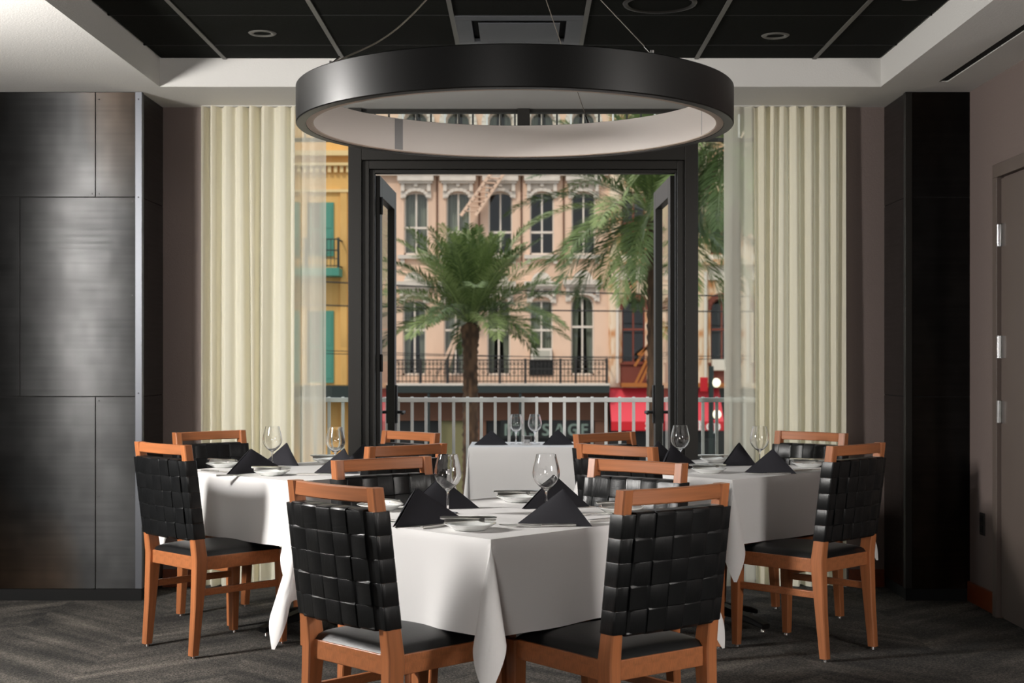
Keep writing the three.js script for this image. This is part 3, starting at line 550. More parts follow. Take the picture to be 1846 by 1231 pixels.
const knifeBlade = bladeLoft([[0.002, 0.006, 0.0014, 0.004], [0.02, 0.0095, 0.0011, 0.004], [0.08, 0.0105, 0.0009, 0.004], [0.1, 0.007, 0.0008, 0.004], [0.108, 0.002, 0.0006, 0.004]]);
const forkProto = new THREE.Group(), knifeProto = new THREE.Group();
for (const [g, parts] of [[forkProto, [['handle', forkHandle], ['tines', join(forkTines)]]], [knifeProto, [['handle', knifeHandle], ['blade', knifeBlade]]]]) for (const [n, q] of parts) { const m = new THREE.Mesh(q, M.silver); m.name = n; m.castShadow = m.receiveShadow = true; g.add(m); }
function cutlery(kind, x, d, ang, label, y = ON, tilt = 0, roll = 0) {
  const g = (kind === 'fork' ? forkProto : knifeProto).clone(); g.name = numbered(kind === 'fork' ? 'table_fork' : 'table_knife'); scene.add(g);
  g.position.copy(V(x, y, d)); g.rotation.set(roll, ang, tilt, 'YZX'); if (y > ON) g.scale.setScalar(0.82);
  tag(g, label, kind, kind === 'fork' ? 'silver forks' : 'silver knives');
}
// folded napkin: three stiff cloth leaves standing as a tent; L, R base corners of the broad leaf as [x, d]
function napkin(L, R, lean, apexT, h, label, depth = 0.1) {
  const a = new THREE.Vector3(L[0], 0, -L[1]), b = new THREE.Vector3(R[0], 0, -R[1]), mid = a.clone().add(b).multiplyScalar(0.5), u = b.clone().sub(a), len = u.length(); u.normalize();
  const back = new THREE.Vector3(u.z, 0, -u.x); if (back.z > 0) back.negate();         // away from the camera side
  const g0 = thing('folded_napkin', label, 'napkin', new THREE.Vector3(mid.x, ON, mid.z), Math.atan2(-u.z, u.x), 'black folded napkins');
  // local: x along L->R, z: +z towards the viewer side
  const A = new THREE.Vector3(len * (apexT - 0.5), h, -lean), Lp = new THREE.Vector3(-len / 2, 0, 0), Rp = new THREE.Vector3(len / 2, 0, 0), K = new THREE.Vector3(len * (apexT - 0.5) - 0.02, 0, -depth);
  const leafGeo = (p, q, top, bulge, thick, n = 14) => {
    const nrm = q.clone().sub(p).cross(top.clone().sub(p)).normalize(), mk = (side) => grid(n, n, (s, t) => {
      const base = p.clone().lerp(q, s), P = base.lerp(top, t), edge = Math.min(1, 6 * s * (1 - s)) * Math.min(1, 5 * t + 0.25) * Math.min(1, 4 * (1 - t) + 0.1);
      P.addScaledVector(nrm, side * thick * (0.35 + 0.65 * edge) + bulge * Math.sin(Math.PI * s) * Math.sin(Math.PI * Math.min(1, t * 0.9 + 0.1)));
      P.y = Math.max(P.y, 0); return [P.x, P.y, P.z, s, t];
    });
    const o = mk(1), i2 = mk(-1); i2.setIndex([...i2.index.array].reverse()); i2.computeVertexNormals();
    const rim = grid(3 * n, 1, (s, t) => { const e = s * 3, k = Math.min(2, Math.floor(e)), f = e - k, P = (k === 0 ? p.clone().lerp(q, f) : k === 1 ? q.clone().lerp(top, f) : top.clone().lerp(p, f)); P.addScaledVector(nrm, (t * 2 - 1) * thick * 0.35); P.y = Math.max(0, P.y); return [P.x, P.y, P.z, s, t]; });
    return join([o, i2, rim]);
  };
  const in1 = A.clone().multiplyScalar(0.96).add(new THREE.Vector3(0, 0, -0.006)), Lin = Lp.clone().add(new THREE.Vector3(0.012, 0, -0.012)), Rin = Rp.clone().add(new THREE.Vector3(-0.015, 0, -0.012));
  mesh('front_leaf', leafGeo(Lp, Rp, A, 0.006, 0.0022), M.napkin, g0);
  mesh('inner_leaf', leafGeo(Lin, K.clone().multiplyScalar(0.92), in1, 0.004, 0.002), M.napkin, g0);
  mesh('side_leaf', leafGeo(K, Lp.clone().add(new THREE.Vector3(-0.004, 0, -0.008)), A.clone().add(new THREE.Vector3(-0.002, 0, -0.003)), 0.006, 0.0022), M.napkin, g0);
  mesh('side_leaf', leafGeo(Rin, K, A.clone().add(new THREE.Vector3(0.001, -0.002, -0.004)), 0.005, 0.0022), M.napkin, g0);
}
// front table
napkin([-0.40, 4.44], [-0.185, 4.61], 0.05, 0.42, 0.112, 'black napkin tent behind the plate nearest the front table corner');
napkin([-0.41, 4.96], [-0.155, 5.02], 0.05, 0.5, 0.11, 'black napkin tent behind the wine glass at the steel wall side of the front table');
napkin([-0.018, 4.54], [0.215, 4.46], 0.05, 0.55, 0.11, 'black napkin tent with fork tines at its corner on the front table');
napkin([0.0, 4.99], [0.235, 5.08], 0.05, 0.55, 0.112, 'black napkin tent behind the wine glass at the door wall side of the front table');
wineGlass(-0.258, 4.85, 'wine glass on the front table toward the steel wall side');
wineGlass(0.077, 4.87, 'wine glass on the front table toward the door wall side');
plate(-0.165, 4.385, 'bread plate with tied cutlery nearest the front table corner');
plate(-0.02, 5.27, 'bread plate at the window corner of the front table');
plate(-0.50, 4.97, 'bread plate at the steel wall corner of the front table');
plate(0.33, 4.87, 'bread plate at the door wall corner of the front table');
// left table
napkin([-1.345, 6.48], [-1.13, 6.76], 0.04, 0.5, 0.11, 'black napkin tent beside the near plate on the left table');
napkin([-1.31, 7.13], [-1.115, 7.07], 0.05, 0.55, 0.11, 'black napkin tent by the left curtain behind a wine glass on the left table');
napkin([-0.97, 6.61], [-0.76, 6.57], 0.05, 0.6, 0.112, 'black napkin tent at the front chair side of the left table');
napkin([-0.90, 7.0], [-0.72, 6.86], 0.05, 0.5, 0.118, 'black napkin tent at the doorway side of the left table');
wineGlass(-1.225, 6.95, 'wine glass in front of the left curtain on the left table');
wineGlass(-0.905, 6.86, 'wine glass at the doorway corner of the left table');
plate(-1.145, 6.48, 'bread plate with cutlery nearest the chair on the left table');
plate(-1.474, 6.98, 'bread plate at the curtain corner of the left table');
plate(-1.0, 7.30, 'bread plate at the far window corner of the left table');
// right table
napkin([1.03, 6.64], [1.255, 6.55], 0.05, 0.5, 0.11, 'black napkin tent at the taupe wall side of the right table');
napkin([0.985, 7.05], [1.16, 7.1], 0.05, 0.62, 0.112, 'black napkin tent behind a wine glass on the right table');
napkin([0.66, 6.78], [0.86, 6.94], 0.05, 0.45, 0.112, 'black napkin tent at the doorway corner of the right table');
napkin([0.62, 7.0], [0.80, 7.14], 0.05, 0.45, 0.12, 'black napkin tent at the balcony side of the right table');
wineGlass(0.775, 7.06, 'wine glass in front of the door frame on the right table');
wineGlass(1.155, 6.98, 'wine glass in front of the right curtain on the right table');
plate(0.86, 6.62, 'bread plate near the white cloth corner of the right table');
plate(0.985, 7.32, 'bread plate at the far window corner of the right table');
plate(1.40, 7.0, 'bread plate at the curtain corner of the right table');
// doorway table
napkin([-0.305, 8.83], [-0.095, 8.83], 0.03, 0.5, 0.09, 'black napkin tent on the doorway table on the steel wall side', 0.06);
napkin([0.12, 8.83], [0.315, 8.85], 0.03, 0.5, 0.095, 'black napkin tent on the doorway table on the door wall side', 0.06);
wineGlass(-0.048, 8.93, 'wine glass on the doorway table on the steel wall side of the candle', 0.93);
wineGlass(0.07, 8.93, 'wine glass on the doorway table on the door wall side of the candle', 0.93);
{ const v = thing('candle_holder', 'small square glass candle holder on the doorway table', 'candle holder', V(0.02, ON, 8.87));
  mesh('glass_cup', [rbx(-0.03, 0.03, 0, 0.008, -0.03, 0.03, 0.002), rbx(-0.03, -0.026, 0.008, 0.055, -0.03, 0.03, 0.001), rbx(0.026, 0.03, 0.008, 0.055, -0.03, 0.03, 0.001), rbx(-0.026, 0.026, 0.008, 0.055, -0.03, -0.026, 0.001), rbx(-0.026, 0.026, 0.008, 0.055, 0.026, 0.03, 0.001)], M.glass, v);
  mesh('candle', new THREE.CylinderGeometry(0.019, 0.019, 0.022, 24).translate(0, 0.0195, 0), M.linen, v); }
// forks and knives: a pair of forks across each plate, a knife beside each napkin
const pairs = [[-0.165, 4.385, 0.12, 'nearest the front table corner'], [-0.02, 5.27, 0.25, 'at the window corner of the front table'], [-0.50, 4.97, -0.6, 'at the steel wall corner of the front table'], [0.33, 4.87, 0.5, 'at the door wall corner of the front table'],
  [-1.145, 6.48, 0.1, 'near the chair on the left table'], [-1.474, 6.98, -0.5, 'at the curtain corner of the left table'], [-1.0, 7.30, 0.2, 'at the far window corner of the left table'], [0.86, 6.62, 0.05, 'near the cloth corner of the right table'], [0.985, 7.32, 0.2, 'at the far window corner of the right table'], [1.40, 7.0, -0.3, 'at the curtain corner of the right table']];
for (const [x, d, a, w] of pairs) {
  cutlery('fork', x, d - 0.012, a, 'room side fork on the bread plate ' + w, ON + 0.0268, 0, 0.9);
  cutlery('fork', x + 0.004, d + 0.018, a + 0.07, 'window side fork on the bread plate ' + w, ON + 0.0268, 0, -0.7);
  cutlery('knife', x - 0.006, d + 0.003, a - 0.02, 'silver knife on the bread plate ' + w, ON + 0.0335, 0, 0.35);
}
for (const [x, d, a, w] of [[-0.25, 4.49, 0.9, 'beside the plate nearest the front table corner'], [0.06, 4.46, 3.3, 'under the fork corner napkin on the front table'], [-0.44, 4.62, -0.75, 'at the steel wall corner of the front table'], [0.285, 4.66, 0.75, 'in front of the door wall side chair of the front table'], [0.22, 4.80, 0.3, 'between the two door wall side napkins of the front table'],
  [-1.28, 6.43, 0.1, 'beside the near napkin of the left table'], [-1.43, 6.66, -0.6, 'at the steel wall edge of the left table'], [-0.93, 6.5, 0.1, 'beside the front chair napkin of the left table'], [1.12, 6.53, 3.2, 'in front of the taupe wall side napkin of the right table'], [1.36, 6.76, 0.5, 'at the taupe wall edge of the right table']])
  cutlery('knife', x, d, a, 'silver knife lying ' + w);
cutlery('fork', 0.02, 4.475, 3.25, 'silver fork with tines at the napkin corner on the front table');

// ---------------------------------------------------------------- balcony
const balcony = struct('trim_2', bx(-4.8, 4.8, -0.25, -0.004, 8.3, 9.75), M.concrete); balcony.userData.label = 'concrete balcony slab outside the doors';
{
  const RD = 9.42, top = 1.03, g = thing('balcony_railing', 'pale grey metal balcony railing with upright bars', 'railing', V(0, 0, RD));
  mesh('top_rail', rbx(-4.0, 4.0, top - 0.03, top, -0.022, 0.022, 0.004), M.rail, g);
  mesh('bottom_rail', rbx(-4.0, 4.0, 0.09, 0.115, -0.015, 0.015, 0.004), M.rail, g);
  const b = new THREE.BoxGeometry(0.019, top - 0.145, 0.019), cap = new THREE.CylinderGeometry(0.009, 0.011, 0.006, 8);
  for (let i = -43; i <= 43; i++) { const x = -0.005 + i * 0.0915; const m = mesh('baluster', b, M.rail, g); m.position.set(x, (top + 0.085) / 2, 0); const q = mesh('cap', cap, M.rail, m); q.position.y = (top - 0.145) / 2 + 0.033; }
  for (const x of [-3.9, -2.0, 2.0, 3.9]) mesh('post', rbx(x - 0.022, x + 0.022, 0, 0.1, -0.022, 0.022, 0.003), M.rail, g);
  const s = thing('hanging_screen', 'dark upright bar screen hung above the balcony behind the transom', 'screen', V(0, 0, RD));
  mesh('frame_bar', [rbx(-2.6, 2.6, 2.72, 2.745, -0.015, 0.015, 0.003), rbx(-2.6, 2.6, 3.5, 3.53, -0.015, 0.015, 0.003)], M.blackIron, s);
  const sb = new THREE.BoxGeometry(0.012, 0.77, 0.012);
  for (let i = -27; i <= 27; i++) { const m = mesh('bar', sb, i % 3 ? M.blackIron : M.rail, s); m.position.set(0.035 + i * 0.0925, 3.125, 0); }
  for (const x of [-2.6, 2.6]) mesh('post', rbx(x - 0.03, x + 0.03, -0.004, 3.55, -0.03, 0.03, 0.004), M.blackIron, s);
}

// ---------------------------------------------------------------- the street and the houses opposite
const SZ = 60, K = FOCAL / SZ, fx = (p) => (p - 944) / K, fy = (p) => EYE - (p - 652) / K;     // facade plane 60 m away: pixels to metres
const GROUND = -4.75;
tag(mesh('street', bx(-70, 70, GROUND - 0.4, GROUND, 12, 140), M.asphalt), 'grey asphalt street below the balcony', 'street', null, 'structure');
tag(mesh('sidewalk', rbx(-60, 60, GROUND, GROUND + 0.16, 54, SZ + 1, 0.03), M.concrete), 'pale concrete sidewalk in front of the shops opposite', 'sidewalk', null, 'structure');
tag(mesh('median', rbx(-60, 60, GROUND, GROUND + 0.14, 26, 42, 0.03), M.concrete), 'raised median strip where the palms stand', 'median', null, 'structure');

function facade(name, label, x0, x1, y0, y1, holes, mat, depth = 0.45) {
  const g = thing(name, label, 'building', V((x0 + x1) / 2, GROUND, SZ)), ox = (x0 + x1) / 2;
  const s = new THREE.Shape(); s.moveTo(x0 - ox, y0 - GROUND); s.lineTo(x1 - ox, y0 - GROUND); s.lineTo(x1 - ox, y1 - GROUND); s.lineTo(x0 - ox, y1 - GROUND); s.closePath();
  for (const h of holes) {
    const p = new THREE.Path(), a = h.cx - h.w / 2 - ox, b = h.cx + h.w / 2 - ox, lo = h.y0 - GROUND, hi = h.y1 - GROUND, r = h.rise;
    p.moveTo(a, lo); p.lineTo(b, lo); p.lineTo(b, hi - r);
    if (r > 0) { const N = 10; for (let i = 1; i < N; i++) { const t = i / N * Math.PI; p.lineTo(h.cx - ox + h.w / 2 * Math.cos(t), hi - r + r * Math.sin(t)); } }
    p.lineTo(a, hi - r); p.closePath(); s.holes.push(p);
  }
  mesh('wall', worldUV(new THREE.ExtrudeGeometry(s, { depth, bevelEnabled: false }).translate(0, 0, -depth)), mat, g);
  const ih = y1 - GROUND, a0 = x0 - ox, a1 = x1 - ox, rooms = [bx(a0, a1, 0, ih, 6.8, 7), bx(a0, a0 + 0.15, 0, ih, 0.45, 6.8), bx(a1 - 0.15, a1, 0, ih, 0.45, 6.8), bx(a0, a1, ih - 0.2, ih, 0.45, 7)];
  for (const py of [700, 483, 300]) rooms.push(bx(a0 + 0.15, a1 - 0.15, fy(py) - GROUND - 0.12, fy(py) - GROUND, 0.45, 6.8));      // storey floors
  mesh('interior', rooms, M.roomWall, g);
  g.userData.ox = ox;
  return g;
}
function facadeWindow(b, h, frameMat, drape) {      // sashes, mullion, panes and drapes in a hole
  const ox = b.userData.ox, w = h.w, lo = h.y0 - GROUND, hi = h.y1 - GROUND, mid = lo + (hi - lo) * (h.split ?? 0.5), cx = h.cx - ox, t = 0.06, z0 = 0.16, z1 = 0.26;
  const f = [bx(cx - w / 2, cx - w / 2 + t, lo, hi - h.rise, z0, z1), bx(cx + w / 2 - t, cx + w / 2, lo, hi - h.rise, z0, z1), bx(cx - w / 2, cx + w / 2, lo, lo + 0.08, z0, z1), bx(cx - w / 2, cx + w / 2, mid - 0.045, mid + 0.045, z0 - 0.02, z1), bx(cx - 0.035, cx + 0.035, lo, hi - 0.02, z0 + 0.01, z1)];
  if (h.rise > 0) { const N = 10; for (let i = 0; i < N; i++) { const a = i / N * Math.PI, c = (i + 1) / N * Math.PI, P = (q) => new THREE.Vector3(cx + (w / 2 - 0.03) * Math.cos(q), hi - h.rise + (h.rise - 0.03) * Math.sin(q), -(z0 + z1) / 2); f.push(beam(P(a), P(c), 0.07, 0.1)); } } else f.push(bx(cx - w / 2, cx + w / 2, hi - 0.06, hi, z0, z1));
  const win = mesh('window', f, frameMat, b);
  for (const s of [-1, 1]) for (const [a, c] of [[lo + 0.06, mid], [mid, hi - h.rise * 0.5]]) mesh('pane', new THREE.PlaneGeometry(w / 2 - 0.05, c - a).translate(cx + s * w / 4, (a + c) / 2, -0.24), M.winGlass, win);
  if (drape) for (const s of [-1, 1]) mesh('drape', grid(14, 2, (u, v) => [cx + s * (w / 2 - u * w * (drape === 2 ? 0.5 : 0.36) * (0.75 + 0.25 * v)), lo + (hi - lo) * v, -0.5 + 0.05 * Math.sin(u * 22), u, v]), M.drapeDS, win);
}
M.drapeDS = std({ color: 0xa9a596, roughness: 1, side: THREE.DoubleSide });
function hood(b, cx, yTop, w, mat, arched) {         // projecting window hood on brackets
  const x = cx - b.userData.ox, y = yTop - GROUND, parts = [bx(x - w / 2, x + w / 2, y - 0.2, y, -0.42, 0.05), bx(x - w / 2 + 0.05, x + w / 2 - 0.05, y - 0.3, y - 0.2, -0.3, 0.05), bx(x - w / 2 + 0.12, x + w / 2 - 0.12, y - 0.55, y - 0.3, -0.06, 0.02)];
  for (const q of [-1, 0, 1]) parts.push(bx(x + q * (w / 2 - 0.2) - 0.075, x + q * (w / 2 - 0.2) + 0.075, y - (q ? 0.62 : 0.42), y - 0.3, -0.24, 0.02));
  for (const q of [-1, 1]) parts.push(bx(x + q * (w / 2 - 0.2) - 0.09, x + q * (w / 2 - 0.2) + 0.09, y - 0.9, y - 0.62, -0.12, 0.02));
  const N = 8, r = w / 2 - 0.26; for (let i = 0; i < N; i++) { const P = (k) => { const t = Math.PI * (1 - k / N); return new THREE.Vector3(x + r * Math.cos(t), y - 0.86 + 0.32 * Math.sin(t), 0.08); }; parts.push(beam(P(i), P(i + 1), 0.13, 0.16)); }
  if (arched) parts.push(new THREE.CylinderGeometry(0.42, 0.42, 0.3, 20, 1, false, 0, Math.PI).rotateX(Math.PI / 2).rotateZ(Math.PI / 2).translate(x, y - 0.02, 0.14));
  mesh('window_hood', parts, mat, b);
}
function sill(b, cx, yTop, w, mat) { const x = cx - b.userData.ox, y = yTop - GROUND; mesh('window_sill', [bx(x - w / 2, x + w / 2, y - 0.16, y, -0.25, 0.02), bx(x - w / 2 + 0.1, x - w / 2 + 0.27, y - 0.36, y - 0.16, -0.16, 0.02), bx(x + w / 2 - 0.27, x + w / 2 - 0.1, y - 0.36, y - 0.16, -0.16, 0.02)], mat, b); }
function ironRail(b, x0, x1, y, h, proj, mat, posts, ornate) {    // gallery rail; x from the building's own middle
  const g = [bx(x0, x1, y + h - 0.05, y + h, -proj - 0.03, -proj + 0.03), bx(x0, x1, y + h * 0.6 - 0.025, y + h * 0.6 + 0.025, -proj - 0.02, -proj + 0.02), bx(x0, x1, y + 0.06, y + 0.1, -proj - 0.02, -proj + 0.02), bx(x0, x1, y + h * 0.3, y + h * 0.3 + 0.03, -proj - 0.02, -proj + 0.02)];
  for (const x of [x0, x1]) g.push(bx(x - 0.03, x + 0.03, y + h - 0.05, y + h, -proj, 0), bx(x - 0.03, x + 0.03, y + 0.06, y + 0.1, -proj, 0));
  const r = mesh('balcony_rail', g, mat, b);
  const n = Math.round((x1 - x0) / 0.16), bar1 = new THREE.BoxGeometry(0.028, h - 0.05, 0.028), ringG = new THREE.TorusGeometry(0.055, 0.013, 5, 10), list = [];
  for (let i = 0; i <= n; i++) { const x = x0 + (x1 - x0) * i / n; list.push(bar1.clone().translate(x, y + h / 2, proj)); if (ornate && i < n) { list.push(ringG.clone().translate(x + (x1 - x0) / n / 2, y + h * 0.82, proj)); if (i % 2) list.push(ringG.clone().translate(x, y + h * 0.45, proj)); } }
  const br = mesh('rail_bars', list, mat, r); br.userData.kind = 'stuff';
  for (const x of posts) mesh('rail_post', bx(x - 0.05, x + 0.05, y, y + h + 0.04, -proj - 0.05, -proj + 0.05), mat, r);
}
// --- pink house
const PX0 = fx(648), PX1 = fx(1097);
const cxs = [750, 826, 902, 977, 1052].map(fx), low = [747, 821, 899, 976, 1050].map(fx), holesP = [];
cxs.forEach((c, i) => holesP.push({ cx: c, w: 1.02, y0: fy(459), y1: fy(346), rise: 0.18, split: i ? 0.36 : 0.43, kind: 'mid' }));
cxs.forEach((c) => holesP.push({ cx: c, w: 1.05, y0: fy(288), y1: fy(199), rise: 0.5, kind: 'top' }));
low.forEach((c, i) => holesP.push({ cx: c, w: 0.98, y0: fy(676), y1: fy(i === 4 ? 531 : 541), rise: i === 4 ? 0.48 : 0.1, split: 0.6, kind: 'low' }));
const pink = facade('pink_house', 'salmon pink house with ornate window hoods and long iron balcony', PX0, PX1, fy(700), fy(90), holesP, M.pink);
holesP.forEach((h, i) => facadeWindow(pink, h, M.winWhite, h.kind === 'low' ? (i % 2 ? 2 : 1) : i === 0 || i === 1 ? 2 : h.kind === 'top' ? 1 : 0));
cxs.forEach((c) => { hood(pink, c, fy(319), 1.5, M.pinkTrim); sill(pink, c, fy(460), 1.5, M.pinkTrim); });
low.forEach((c, i) => hood(pink, c, fy(i === 4 ? 505 : 508), i === 4 ? 1.65 : 1.45, M.pinkTrim, i !== 0 || true));
cxs.forEach((c) => { const parts = [], x = c - pink.userData.ox, y = fy(199) - 0.5 - GROUND; for (let i = 0; i < 10; i++) { const P = (k) => new THREE.Vector3(x + 0.66 * Math.cos(Math.PI * k / 10), y + 0.66 * Math.sin(Math.PI * k / 10), 0.06); parts.push(beam(P(i), P(i + 1), 0.26, 0.2)); } parts.push(bx(x - 0.79, x - 0.53, y - 1.9, y, -0.14, 0.02), bx(x + 0.53, x + 0.79, y - 1.9, y, -0.14, 0.02)); mesh('arch_surround', parts, M.pinkTrim, pink); });
mesh('string_course', bx(PX0 - pink.userData.ox, PX1 - pink.userData.ox, fy(317) - GROUND, fy(311) - GROUND, -0.3, 0.02), M.pinkTrim, pink);
mesh('string_course', bx(PX0 - pink.userData.ox, PX1 - pink.userData.ox, fy(305) - GROUND, fy(297) - GROUND, -0.12, 0.02), M.pinkTrim, pink);
mesh('balcony_slab', bx(fx(700) - pink.userData.ox, fx(1096) - pink.userData.ox, fy(707) - GROUND, fy(694) - GROUND, -1.25, 0.1), M.greenIron, pink);
mesh('balcony_edge', bx(fx(700) - pink.userData.ox, fx(1096) - pink.userData.ox, fy(694) - GROUND, fy(690) - GROUND, -1.2, 0.1), M.pinkTrim, pink);
ironRail(pink, fx(716) - pink.userData.ox, fx(1091) - pink.userData.ox, fy(690) - GROUND, 0.98, 1.15, M.blackIron, [716, 761, 809, 856, 902, 947, 1009, 1036, 1091].map((p) => fx(p) - pink.userData.ox), true);
for (const p of [788, 864, 940, 1016]) mesh('drain_pipe', bar(new THREE.Vector3(fx(p) - pink.userData.ox, fy(480) - GROUND, 0.06), new THREE.Vector3(fx(p) - pink.userData.ox, fy(318) - GROUND, 0.06), 0.035, 8), M.shopBrown, pink);
// ground floor
{ const ox = pink.userData.ox, y = (p) => fy(p) - GROUND;
  mesh('shop_front', bx(PX0 - ox, PX1 - ox, y(758), y(700), -0.05, 0.6), M.shopBrown, pink);
  for (const [a, b, m] of [[648, 700, M.shopBlack], [700, 792, M.shopBlack], [792, 842, M.khaki], [842, 876, M.shopBrown], [876, 1072, M.shopBlack], [1072, 1097, M.shopBrown]]) mesh('shop_bay', bx(fx(a) - ox, fx(b) - ox, 0, y(758), m === M.khaki ? 0.1 : m === M.shopBlack ? 0.3 : 0, 0.8), m, pink);
  for (const p of [776, 938]) mesh('shop_post', bx(fx(p - 2) - ox, fx(p + 2) - ox, 0, y(706), -1.2, -1.05), M.greenIron, pink);
  const unit = mesh('air_conditioner', [rbx(fx(957) - ox, fx(995) - ox, y(650), y(628), -0.35, 0.2, 0.03)], M.winWhite, pink); mesh('grille', bx(fx(961) - ox, fx(991) - ox, y(647), y(632), -0.37, -0.34), M.drape, unit);
  mesh('panel', bx(fx(954) - ox, fx(997) - ox, y(676), y(650), -0.1, 0.2), M.shopBlack, pink);
}
// --- iron fire escape on the pink house
{ const f = thing('fire_escape', 'slanting rusty pink fire escape stairs across the pink house front', 'fire escape', V(0, 0, SZ - 0.7));
  const P = (px, py, z = 0) => new THREE.Vector3(fx(px), fy(py), z);
  for (const [a, b] of [[[886, 316], [832, 392]], [[908, 318], [858, 392]], [[832, 590], [800, 690]], [[826, 600], [778, 700]], [[872, 470], [838, 570]], [[886, 470], [852, 574]]]) mesh('stringer', beam(P(...a), P(...b), 0.12, 0.2), M.pink, f);
  for (let i = 1; i < 9; i++) { const t = i / 9; mesh('tread', beam(P(886 - 54 * t, 316 + 76 * t), P(908 - 50 * t, 318 + 74 * t), 0.04, 0.2), M.pink, f); }
}
// --- cream house on the right
const CX = [fx(1097), fx(1420)], ch = [];
for (const p of [1142, 1222, 1302, 1380]) { ch.push({ cx: fx(p), w: 0.98, y0: fy(655), y1: fy(537), rise: 0.48, split: 0.52, kind: 'low' }); ch.push({ cx: fx(p), w: 1.0, y0: fy(458), y1: fy(345), rise: 0.2, split: 0.5, kind: 'mid' }); }
const cream = facade('cream_house', 'weathered cream house with red brown arched windows and red awning shop', CX[0], CX[1], fy(700), fy(110), ch, M.cream);
{ const ox = cream.userData.ox, y = (p) => fy(p) - GROUND;
  ch.forEach((h) => { facadeWindow(cream, h, M.redBrown, 0); if (h.kind === 'low') { const parts = [], x = h.cx - ox, yy = h.y1 - 0.48 - GROUND; for (let i = 0; i < 10; i++) { const P = (k) => new THREE.Vector3(x + 0.6 * Math.cos(Math.PI * k / 10), yy + 0.6 * Math.sin(Math.PI * k / 10), 0.03); parts.push(beam(P(i), P(i + 1), 0.2, 0.12)); } mesh('arch_surround', parts, M.redBrown, cream); mesh('window_guard', [bx(x - 0.6, x + 0.6, y(657), y(654), -0.12, 0.02), bx(x - 0.55, x + 0.55, y(690), y(657), -0.02, 0.02)], M.redBrown, cream); mesh('panel', [bx(x - 0.6, x + 0.6, y(505), y(478), -0.1, 0.02), bx(x - 0.65, x + 0.65, y(468), y(460), -0.25, 0.02)], M.winWhite, cream); } });
  for (const p of [1108, 1182, 1266, 1342]) { mesh('pier', bx(fx(p - 9) - ox, fx(p + 9) - ox, y(697), y(250), -0.18, 0.02), M.cream, cream); mesh('pipe', bar(new THREE.Vector3(fx(p + 4) - ox, y(690), 0.3), new THREE.Vector3(fx(p + 4) - ox, y(490), 0.3), 0.07, 8), M.winWhite, cream); }
  mesh('cornice', bx(CX[0] - ox, CX[1] - ox, y(478), y(468), -0.4, 0.02), M.cream, cream);
  mesh('landing', bx(fx(1118) - ox, fx(1330) - ox, y(697), y(690), -0.9, 0.02), M.rust, cream);
  for (const [a, b] of [[[1142, 694], [1192, 590]], [[1150, 694], [1200, 590]], [[1142, 660], [1180, 600]], [[1148, 640], [1175, 618]]]) mesh('stair_bar', beam(new THREE.Vector3(fx(a[0]) - ox, y(a[1]), 0.6), new THREE.Vector3(fx(b[0]) - ox, y(b[1]), 0.6), 0.1, 0.12), M.rust, cream);
  mesh('air_conditioner', rbx(fx(1282) - ox, fx(1312) - ox, y(668), y(648), -0.3, 0.2, 0.03), M.winWhite, cream);
  mesh('shop_front', bx(CX[0] - ox, CX[1] - ox, 0, y(697), 0.1, 0.8), M.shopBlack, cream);
}
{ const a = thing('shop_awning', 'red sloping shop awning with white letters on its valance', 'awning', V(fx(1200), GROUND, SZ)), y = (p) => fy(p) - GROUND, x0 = fx(1098) - fx(1200), x1 = fx(1296) - fx(1200);
  const s = new THREE.Shape(); s.moveTo(0, y(699)); s.lineTo(1.5, y(757)); s.lineTo(1.44, y(757)); s.lineTo(0, y(700.5)); s.closePath();
  mesh('canopy', new THREE.ExtrudeGeometry(s, { depth: x1 - x0, bevelEnabled: false }).rotateY(-Math.PI / 2).translate(x1, 0, 0), M.awning, a);
  mesh('valance', bx(x0, x1, y(773), y(757), -1.5, -1.46), M.valance, a);
  const font = await new FontLoader().loadAsync('fonts/droid/droid_serif_bold.typeface.json'), sans = await new FontLoader().loadAsync('fonts/droid/droid_sans_bold.typeface.json');
  const put = (txt, f, size, px, py, z, mat, parent, ox) => { const t = new TextGeometry(txt, { font: f, size, depth: 0.03, curveSegments: 3 }); return mesh('lettering', t.translate(fx(px) - ox, y(py), z), mat, parent); };
  put('Su', serifOf(font), 0.36, 1157, 771.5, 1.5, M.letterWhite, a, fx(1200)); put('Shop', serifOf(font), 0.36, 1237, 772, 1.5, M.letterWhite, a, fx(1200));
  const w = thing('shop_sign', 'dark shop window sign with pale green letters under the iron balcony', 'sign', V(fx(980), GROUND, SZ - 0.02)), ox = fx(980);
  mesh('sign_board', bx(fx(902) - ox, fx(1071) - ox, y(790), y(757), -0.04, 0.06), M.shopBlack, w);
  'MASSAGE'.split('').forEach((c, i) => put(c, sans, 0.5, 907 + 23 * i, 785, 0.045, M.letterGreen, w, ox));
}
function serifOf(f) { return f; }
